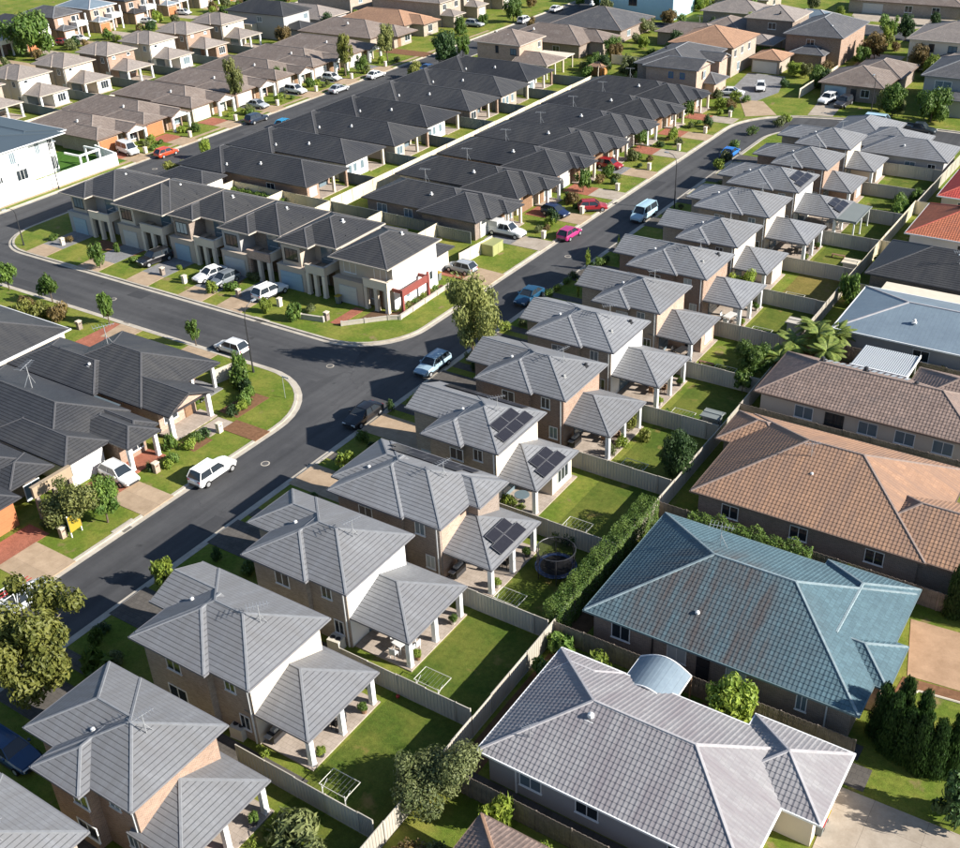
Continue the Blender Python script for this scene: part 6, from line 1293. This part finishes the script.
# ------------------------------------------------------------------ small things
# clotheslines
if True:
    fr = MB(); w, d = 2.1, 1.4
    for a, b_ in (((0, 0), (w, 0)), ((w, 0), (w, d)), ((w, d), (0, d)), ((0, d), (0, 0))): fr.bar((*a, .95), (*b_, .95), .028, 5)
    wr = MB()
    for k in range(1, 7): wr.bar((w*k/7, 0, .95), (w*k/7, d, .95), .007, 3)
    pl = MB()
    for x in (.15, w-.15): pl.bar((x, .06, 0), (x, .06, .95), .035, 5); pl.bar((x, .06, .5), (x, .6, .93), .02, 4)
    cm = (fr.mesh('frame', 'line_frame'), wr.mesh('line', 'alu'), pl.mesh('post', 'plastic_white'))
own = ['orange brick', 'cream-walled', 'white-walled', 'trampoline', 'twin solar', 'leafy dark brick', 'white posted', 'pink brick', 'palm-side', 'yellowed lawn']
for k in range(1, 10):
    r = thing('clothesline', 'white fold-out clothesline frame in the %s grey house\'s yard' % own[k-1], 'clothesline', (-35.0 if k > 1 else -34.7, yf[k]+.9 if k > 1 else 31.3, 0), 0, 'fold-out clotheslines in the back yards')
    for nm, me in zip(('frame', 'line', 'post'), cm): link(nm, me, r)
# trampoline
r = thing('trampoline', 'round trampoline with dark safety net in the yard by the long hedge', 'trampoline', (-33.0, 57.0, 0)); N = 20; R0 = 1.5
def ring(mb, R, z, rad):
    for k in range(N): a, b_ = 2*math.pi*k/N, 2*math.pi*(k+1)/N; mb.bar((R*math.cos(a), R*math.sin(a), z), (R*math.cos(b_), R*math.sin(b_), z), rad, 5)
mb = MB(); ring(mb, R0, .7, .05); ring(mb, R0, 2.3, .04); mb.obj('frame', 'dark_metal', r)
mb = MB(); mb.face([(R0*.97*math.cos(2*math.pi*k/N), R0*.97*math.sin(2*math.pi*k/N), .70) for k in range(N)]); mb.obj('jumping_mat', 'rubber', r)
mb = MB()
for k in range(N):
    a, b_ = 2*math.pi*k/N, 2*math.pi*(k+1)/N; c0, s0, c1, s1 = math.cos(a), math.sin(a), math.cos(b_), math.sin(b_); mb.face([(R0*1.08*c0, R0*1.08*s0, .73), (R0*1.08*c1, R0*1.08*s1, .73), (R0*.82*c1, R0*.82*s1, .74), (R0*.82*c0, R0*.82*s0, .74)])
mb.obj('edge_pad', 'pad_navy', r)
mb = MB()
for k in range(N):
    a, b_ = 2*math.pi*k/N, 2*math.pi*(k+1)/N; c0, s0, c1, s1 = R0*math.cos(a), R0*math.sin(a), R0*math.cos(b_), R0*math.sin(b_); mb.face([(c0, s0, .75), (c1, s1, .75), (c1, s1, 2.28), (c0, s0, 2.28)])
mb.obj('safety_net', 'net', r)
for k in range(6): a = k*math.pi/3; mb = MB(); mb.bar((R0*1.03*math.cos(a), R0*1.03*math.sin(a), 0), (R0*1.03*math.cos(a), R0*1.03*math.sin(a), 2.32), .035, 5); mb.obj('leg', 'dark_metal', r)
# patio furniture
def table(x, y, mat, label, w=1.6, d=.9, rz=0, group='patio tables'):
    r = thing('table', label, 'table', (x, y, .1), rz, group); mb = MB(); mb.box(-w/2, w/2, -d/2, d/2, .70, .74); mb.obj('tabletop', mat, r)
    for sx in (-1, 1):
        for sy in (-1, 1): mb = MB(); mb.box(sx*(w/2-.08)-.03, sx*(w/2-.08)+.03, sy*(d/2-.08)-.03, sy*(d/2-.08)+.03, 0, .698); mb.obj('leg', mat, r)
def chair(x, y, rz, mat, label, group='patio chairs'):
    r = thing('chair', label, 'chair', (x, y, .1), rz, group); key = ('chair', mat)
    if key not in _cache:
        a, b_, c = MB(), MB(), MB(); a.box(-.24, .24, -.24, .24, .42, .47); b_.box(-.24, .24, .20, .25, .472, .92); c.box(-.02, .02, -.02, .02, 0, .418); _cache[key] = [q.mesh(n_, mat) for q, n_ in ((a, 'seat'), (b_, 'backrest'), (c, 'leg'))]
    s_, b_, l_ = _cache[key]; link('seat', s_, r); link('backrest', b_, r)
    for sx in (-.2, .2):
        for sy in (-.2, .2): link('leg', l_, r, (sx, sy, 0))
pf = {1: ('plastic_red', 'red'), 2: ('dark_metal', 'black'), 3: ('plastic_white', 'white'), 4: ('dark_metal', 'black'), 6: ('timber', 'wooden'), 7: ('timber', 'wooden'), 8: ('dark_metal', 'black'), 9: ('plastic_white', 'white'), 11: ('dark_metal', 'black'), 12: ('plastic_white', 'white')}
pn = {1: 'orange brick', 2: 'cream-walled', 3: 'white-walled', 4: 'trampoline', 6: 'leafy dark brick', 7: 'white posted', 8: 'pink brick', 9: 'palm-side', 11: 'open posted', 12: 'green-covered'}
for i, (mt, cn) in pf.items():
    Y0, Xp = arow[i][0], arow[i][8]; room = arow[i][9]
    cx, cy = Xp-1.9, Y0+(2.8 if room or i in (1, 3, 9) else 4.9); table(cx, cy, mt, '%s patio table under the %s grey house roof' % (cn, pn[i]), rz=R_(80))
    for dx, dy, rz in ((-.85, 0, 90), (.85, .25, -90), (.85, -.35, -90), (0, 1.2, 0), (0, -1.2, 180)): chair(cx+dx, cy+dy, R_(rz), mt, '%s chair around the patio table at the %s grey house' % (cn, pn[i]), 'patio chairs at the %s grey house' % pn[i])
# barbecue, bikes of clutter, bench seats
def barbecue(x, y, label):
    r = thing('barbecue', label, 'barbecue', (x, y, .1), R_(90), 'patio barbecues'); mb = MB(); mb.box(-.65, .65, -.28, .28, .1, .85); mb.obj('cabinet', 'dark_metal', r); mb = MB(); mb.bar((-.42, 0, .92), (.42, 0, .92), .22, 8); mb.obj('hood', 'alu', r); mb = MB(); mb.box(-1.0, -.66, -.25, .25, .8, .84); mb.box(.66, 1.0, -.25, .25, .8, .84); mb.obj('side_shelf', 'alu', r)
for i in (2, 4, 6, 11): barbecue(arow[i][1]+.15, arow[i][0]+2.0, 'black barbecue by the back wall of the %s grey house' % pn[i])
p = at(553, 481); r = thing('umbrella', 'folded pale green patio umbrella at the twin solar house', 'umbrella', (p.x-1.1, p.y, .1)); mb = MB(); mb.bar((0, 0, 0), (0, 0, 2.2), .03, 6); mb.obj('pole', 'alu', r); mb = MB(); mb.bar((0, 0, .9), (0, 0, 2.15), .26, 9, .05); mb.obj('canopy', 'plastic_teal', r)
r = thing('round_table', 'round glass patio table at the twin solar house', 'table', (-40.1, 63.6, .1)); mb = MB(); mb.bar((0, 0, .70), (0, 0, .74), .65, 16); mb.obj('tabletop', 'glass_pale', r); mb = MB(); mb.bar((0, 0, 0), (0, 0, .70), .05, 6); mb.bar((0, 0, 0), (0, 0, .04), .3, 10); mb.obj('base', 'dark_metal', r)
# air conditioners
def aircon(x, y, rz, label):
    r = thing('air_conditioner', label, 'air conditioner', (x, y, 0), rz, 'outdoor air-conditioning units'); mb = MB(); mb.box(-.5, .5, -.42, .42, .06, .95); mb.box(-.53, .53, -.45, .45, .0, .06); mb.obj('casing', 'ac_beige', r)
    for k in (-.23, .23): mb = MB(); mb.bar((k, 0, .951), (k, 0, .985), .19, 12); mb.bar((k, 0, .985), (k, 0, 1.0), .05, 8); mb.obj('fan_grille', 'dark_metal', r)
for px, py, lb in ((241, 735, 'orange brick'), (337, 648, 'cream-walled')):
    p = at(px, py); aircon(p.x, p.y, .1, 'beige air-conditioning unit between the %s house and its neighbour' % lb)
aircon(-42.2, 60.6, .1, 'beige air-conditioning unit on the path of the twin solar house')
# bins
def bin_(x, y, lid, label, rz=0):
    r = thing('wheelie_bin', label, 'bin', (x, y, 0), rz, 'wheelie bins'); mb = MB(); a, b_ = .24, .30; q = [(-a, -a, .05), (a, -a, .05), (a, a, .05), (-a, a, .05)]; t_ = [(-b_, -b_, .98), (b_, -b_, .98), (b_, b_, .98), (-b_, b_, .98)]
    for k in range(4): mb.face([q[k], q[(k+1) % 4], t_[(k+1) % 4], t_[k]])
    mb.face(q[::-1]); mb.obj('bin_body', 'steel_green', r); mb = MB(); mb.box(-.33, .33, -.36, .33, .982, 1.04); mb.obj('lid', lid, r); mb = MB(); mb.bar((-.26, .26, .12), (.26, .26, .12), .11, 10); mb.obj('wheel', 'rubber', r)
bin_(-73.2, 45.0, 'plastic_yellow', 'yellow-lidded bin by the white garage wall'); bin_(-73.6, 44.2, 'plastic_red', 'red-lidded bin by the white garage wall'); bin_(at(823, 818, .5).x, at(823, 818, .5).y, 'plastic_yellow', 'yellow-lidded bin beside the pale grey house'); bin_(at(819, 827, .5).x, at(819, 827, .5).y, 'plastic_red', 'red-lidded bin beside the pale grey house'); bin_(-73.0, 98.0, 'plastic_yellow', 'yellow-lidded bin by the white side wall'); bin_(-79.4, 86.9, 'plastic_yellow', 'yellow-lidded bin at the corner townhouse porch')
# yellow real-estate style board, letterboxes, meter box
r = thing('sign_board', 'bright yellow sign board on posts under the verge trees', 'sign', (-69.5, 41.2, 0), R_(95)); mb = MB(); mb.box(-.6, .6, -.02, .02, .5, 2.0); mb.obj('board', 'plastic_yellow', r)
for x in (-.55, .55): mb = MB(); mb.box(x-.04, x+.04, .021, .1, -.1, 2.1); mb.obj('post', 'white_paint', r)
def letterbox(x, y, mat, label, grp): r = thing('letterbox', label, 'letterbox', (x, y, 0), 0, grp); mb = MB(); mb.box(-.22, .22, -.26, .26, -.05, .95); mb.obj('pillar', mat, r); mb = MB(); mb.box(-.26, .26, -.30, .30, .952, 1.04); mb.obj('cap', 'cream_paint', r); mb = MB(); mb.box(.221, .235, -.14, .14, .68, .76); mb.obj('slot', 'dark_metal', r)
for Y in B0: letterbox(-68.6, Y+5.4, 'render_cream', 'pale letterbox pillar of the %s main-road black house from the yellow-green kiosk' % ORD[B0.index(Y)+1], 'letterboxes of the main-road black row')
for Y in F0: letterbox(-145.9, Y+4.9, 'render_cream', 'pale letterbox pillar of the %s brown-roofed house from the white wall' % ORD[F0.index(Y)+1], 'letterboxes of the brown row')
for k, (px, py) in enumerate(((63, 245), (163, 275), (185, 283), (239, 297), (280, 306), (327, 320))): p = at(px, py); letterbox(p.x, p.y, ['render_cream', 'brick_mud'][k % 2], ['pale rendered letterbox in a townhouse garden', 'brown brick letterbox in a townhouse garden'][k % 2], 'townhouse letterboxes')
for k, (px, py, mt) in enumerate(((64, 537, 'brick_pink'), (157, 472, 'brick_pink'), (220, 432, 'render_cream'), (80, 329, 'brick_mud'))): p = at(px, py); letterbox(p.x, p.y, mt, ['pink brick letterbox by the red paved drive', 'pink brick letterbox before the white-garage house', 'cream letterbox pillar at the corner house path', 'brown letterbox beside the red side-street path'][k], 'corner block letterboxes')
p = at(491, 246); r = thing('utility_cabinet', 'yellow-green electrical kiosk on the verge by the cream fence', 'cabinet', (-72.0, 108.4, 0)); mb = MB(); mb.box(-.9, .9, -1.2, 1.2, 0, 1.35); mb.obj('casing', 'box_green', r); mb = MB(); mb.box(-.96, .96, -1.26, 1.26, 1.352, 1.45); mb.obj('lid', 'box_green', r); mb = MB(); mb.box(.901, .92, -1.1, -.04, .1, 1.25); mb.box(.901, .92, .04, 1.1, .1, 1.25); mb.obj('door', 'box_green', r)
# street lamps
def lamp(x, y, deg, label, H=7.6):
    r = thing('street_lamp', label, 'street lamp', (x, y, 0), R_(deg), 'street lamps'); mb = MB(); mb.bar((0, 0, -.1), (0, 0, H*.8), .09, 7, .06); mb.bar((0, 0, -.05), (0, 0, .5), .13, 8, .11); mb.obj('pole', 'dark_metal', r)
    mb = MB(); pts = [(0, 0, H*.8), (.15, 0, H*.9), (.6, 0, H*.97), (1.3, 0, H)]
    for a, b_ in zip(pts[:-1], pts[1:]): mb.bar(a, b_, .045, 5)
    mb.obj('arm', 'dark_metal', r); mb = MB(); mb.box(1.25, 1.85, -.13, .13, H-.08, H+.05); hd = mb.obj('lamp_head', 'alu', r); mb = MB(); mb.box(1.4, 1.8, -.09, .09, H-.10, H-.082); mb.obj('lens', 'lamp_white', hd)
lamp(-76.4, 69.4, 90, 'dark street lamp on the corner block verge'); lamp(-58.4, 133.4, 180, 'dark street lamp arching over the pale blue boxy van'); lamp(-144.2, 98.2, 0, 'dark street lamp before the white wall'); lamp(-47.5, 186.4, -90, 'dark street lamp on the far verge after the bend'); lamp(-129.2, 80.6, -90, 'street lamp at the townhouse corner of the back street', 5.5)
# street name post and cubby house
r = thing('street_sign', 'slim pole with a small blade sign on the corner block verge', 'sign', (-69.8, 67.0, 0)); mb = MB(); mb.bar((0, 0, -.1), (0, 0, 2.6), .03, 6); mb.obj('pole', 'alu', r); mb = MB(); mb.box(.03, .85, -.012, .012, 2.35, 2.52); mb.obj('blade', 'plastic_white', r)
p = at(598, 74); h = House('small orange timber cubby house in a back yard', p.x, p.y, 'orange', 'cubby_house', 'cubby house'); h.block(p.x-1.6, p.x+1.6, p.y-1.3, p.y+1.3, 1.7, 'timber_orange', .5, inset=.2); h.finish()

# far street gardens
for k, Y in enumerate((136, 147, 157.6, 168.4, 179, 190, 201, 212, 223)):
    rect('driveway', -231, -213.2, Y+.8, Y+4.2, ['concrete', 'driveway_tan'][k % 2], .03)
    for j in range(5):
        mt = ('leaf_green', 'leaf_dark', 'leaf_lime', 'leaf_rust', 'leaf_olive')[(k+j) % 5]; H = (1.2, 2.0, 3.0, 1.6, 2.4)[j]
        shrub(-229+rnd.uniform(0, 14), Y+rnd.uniform(4.8, 10.4), H, H*.8+.8, mt, '%s %s shrub before the %s far-street house from the large spreading tree' % (('low', 'medium', 'tall', 'squat', 'leafy')[j], CW[mt], ORD[k+1]), 'shrubs on the farthest street')
for k, Y in enumerate((114.6, 125.2, 135.6, 146.4, 157.6, 168.1, 178.6)): rect('lawn', -184.2, -176.7, Y+.4, Y+9.6, 'grass_lush', .02)

# ------------------------------------------------------------------ road details, yard clutter
paint('asphalt_patch', (.052, .053, .056), .9, .1, 3, .2); paint('iron', (.10, .095, .09), .6, .2, 5, .4)
for k, (x0, x1, y0, y1) in enumerate(((-65.9, -64.4, 20, 27), (-63.2, -62.0, 92, 101), (-66.2, -64.8, 104, 107.5), (-61.6, -60.2, 47, 49.2), (-121, -115, 72, 73.3), (-104, -101.5, 76.4, 78.2), (-140, -138.6, 126, 133), (-65.8, -64.0, 139, 143), (-92.5, -90.2, 73.4, 75.0))):
    mb = MB(); mb.face([(x0, y0, -.1215), (x1, y0+.1, -.1215), (x1-.05, y1, -.1215), (x0+.08, y1-.1, -.1215)]); struct('road_patch', mb, 'asphalt_patch')
def manhole(x, y, label):
    r = thing('manhole_cover', label, 'manhole', (x, y, -.128), 0, 'manhole covers'); mb = MB(); mb.bar((0, 0, 0), (0, 0, .012), .42, 20); mb.obj('rim', 'kerb_concrete', r); mb = MB(); mb.bar((0, 0, .0125), (0, 0, .02), .32, 18); mb.obj('lid', 'iron', r)
manhole(-63.4, 57.2, 'round manhole cover in the road near the white four-wheel drive'); manhole(-70.4, 74.6, 'round manhole cover in the middle of the intersection'); manhole(-104.5, 74.8, 'round manhole cover in the side street'); manhole(-63.0, 112.0, 'round manhole cover near the magenta hatchback'); manhole(-138.4, 112.2, 'round manhole cover in the back street')
def drain(x, y, rz, label):
    r = thing('storm_drain', label, 'drain', (x, y, -.115), R_(rz), 'kerbside storm drains'); mb = MB(); mb.box(-1.1, 1.1, -.05, .35, 0, .16); mb.obj('lintel', 'kerb_concrete', r); mb = MB()
    for k in range(9): mb.box(-.45+.1*k, -.40+.1*k, -.55, -.06, .0, .02)
    mb.obj('grate', 'iron', r); mb = MB(); mb.box(-.9, .9, -.06, -.051, .03, .12); mb.obj('opening', 'rubber', r)
drain(-84.5, 79.1, 0, 'concrete storm drain at the townhouse kerb'); drain(-98, 70.75, 180, 'concrete storm drain on the side street verge'); drain(-66.95, 43.9, 90, 'concrete storm drain by the young verge tree'); drain(-66.9, 131.8, 90, 'concrete storm drain before the black-roofed row'); drain(-59.3, 88.0, -90, 'concrete storm drain past the gum tree')
def tidy_shed(x, y, mat, label, w=1.5, d=1.1):
    h = House(label, x, y, 'metal', 'garden_shed', 'shed', 'garden sheds'); h.sty = (mat, mat, mat, 99, 0, 0); h.block(x-w/2-.1, x+w/2+.1, y-d/2-.1, y+d/2+.1, 1.85, mat, .12, inset=.1, ends='gghh', axis='x'); h.finish(); h.door('E', x+w/2, y, .7, 1.6, mat)
tidy_shed(-31.0, 82.0, 'steel_green', 'small green-grey garden shed in the white posted house yard'); tidy_shed(-30.9, 122.2, 'steel_cream', 'small cream garden shed in the open posted house yard'); tidy_shed(-31.0, 104.0, 'steel_fence', 'small beige garden shed in the palm-side house yard')
for k, (px, py, mt, lb) in enumerate(((438, 702, 'timber', 'low wooden garden bench against the yard fence'), (706, 366, 'timber', 'low wooden bench in the white posted house yard'), (838, 258, 'timber', 'low wooden bench in the open posted house yard'))):
    p = at(px, py); r = thing('bench', lb, 'bench', (p.x, p.y, 0), 0, 'garden benches'); mb = MB(); [mb.box(-.8, .8, -.2+.14*q, -.08+.14*q, .40, .44) for q in range(3)]; mb.obj('seat', mt, r)
    for x in (-.7, .7): mb = MB(); mb.box(x-.04, x+.04, -.18, .2, 0, .398); mb.obj('leg', mt, r)
def pot(x, y, mat, label, leaf='leaf_green'):
    r = thing('potted_plant', label, 'potted plant', (x, y, .1), rnd.uniform(0, 6), 'patio potted plants'); mb = MB(); mb.bar((0, 0, 0), (0, 0, .42), .17, 10, .24); mb.obj('pot', mat, r); link('foliage', get_crown('spiky', leaf, 1, 900, .085), r, (0, 0, .38), 0, (.42, .42, .75))
for i in (1, 2, 3, 4, 7, 9, 11):
    Y0, Xp = arow[i][0], arow[i][8]; nm = pn.get(i, 'twin solar')
    for k, yy in enumerate((Y0+2.3, Y0+6.6)): pot(Xp-.35, yy, ('timber', 'stone_wall', 'dark_metal')[(i+k) % 3], '%s pot with a leafy plant on the %s grey house patio edge' % (('wood-brown', 'stone', 'black')[(i+k) % 3], nm), ('leaf_lime', 'leaf_green')[k])
def ball(x, y, mat, label):
    r = thing('ball', label, 'ball', (x, y, .14), 0); mb = MB(); n_ = 8
    for a in range(n_):
        for b_ in range(5):
            P_ = lambda i, j: (.14*math.sin(math.pi*j/5)*math.cos(2*math.pi*i/n_), .14*math.sin(math.pi*j/5)*math.sin(2*math.pi*i/n_), .14*math.cos(math.pi*j/5)); mb.face([P_(a, b_), P_(a, b_+1), P_(a+1, b_+1), P_(a+1, b_)])
    mb.obj('skin', mat, r, smooth=True)
p = at(398, 698); ball(p.x, p.y, 'plastic_red', 'small red ball on the cream-walled house lawn')
# planting that fills the gardens beyond the rows
fill = [(-104, 192), (-102, 196), (-98, 190), (-96, 194), (-106, 200), (-94, 199), (-105, 206), (-100, 212), (-96, 216), (-104, 217), (-108, 222), (-94, 208), (-107, 196), (-92, 219), (-106, 240), (-100, 243), (-90, 243), (-74, 240), (-70, 244), (-60, 240), (-57, 236), (-60, 222), (-55, 219), (-45, 215), (-44, 190), (-38, 190), (-47, 192), (-30, 188), (-62, 248), (-56, 262), (-78, 266), (-86, 270), (-46, 262), (-50, 268), (-136, 224), (-133, 216), (-133, 206), (-132, 242), (-126, 242), (-149, 224), (-149, 236), (-150, 247), (-148, 214), (-179.5, 204), (-180, 215), (-179, 226), (-203, 206), (-204, 196), (-179.6, 188.6), (-140, 254), (-118, 261), (-109, 258), (-88, 258), (-97, 259), (-66, 208), (-64, 214), (-62, 203), (-67, 200)]
wd = ['leafy', 'bushy', 'rounded', 'spreading', 'shaggy', 'dense']
for k, (x, y) in enumerate(fill):
    mt = ('leaf_green', 'leaf_dark', 'leaf_lime', 'leaf_olive', 'leaf_green', 'leaf_gum', 'leaf_rust')[k % 7]; H = (2.2, 3.6, 1.8, 4.4, 2.8)[k % 5]
    plc = 'behind the black-roofed rows' if -110 < x < -88 and y < 225 else ('by the far road' if x > -80 else ('on the back street' if x > -152 else 'behind the brown-roofed rows'))
    (tree(x, y, H, H*1.0, 'round', mt, '%s %s tree, about %s metres tall, %s' % (wd[k % 6], CW[mt], ('two', 'three', 'two', 'four', 'three')[k % 5], plc), n=3000, leaf=.06, base=.3, var=k % 3, group='garden trees beyond the rows') if H > 2.5 else shrub(x, y, H, H*1.2, mt, '%s %s shrub %s' % (wd[k % 6], CW[mt], plc), 'garden shrubs beyond the rows', n=1200, leaf=.075))
for i in (6, 7, 9): AH[i].vent(arow[i][1]-1.1, arow[i][0]+6.1, 5.5+1.1*.414, 'dark_metal', 1.0); AH[i].vent(arow[i][1]-1.6, arow[i][0]+3.0, 5.5+1.6*.414, 'plastic_grey', .8)
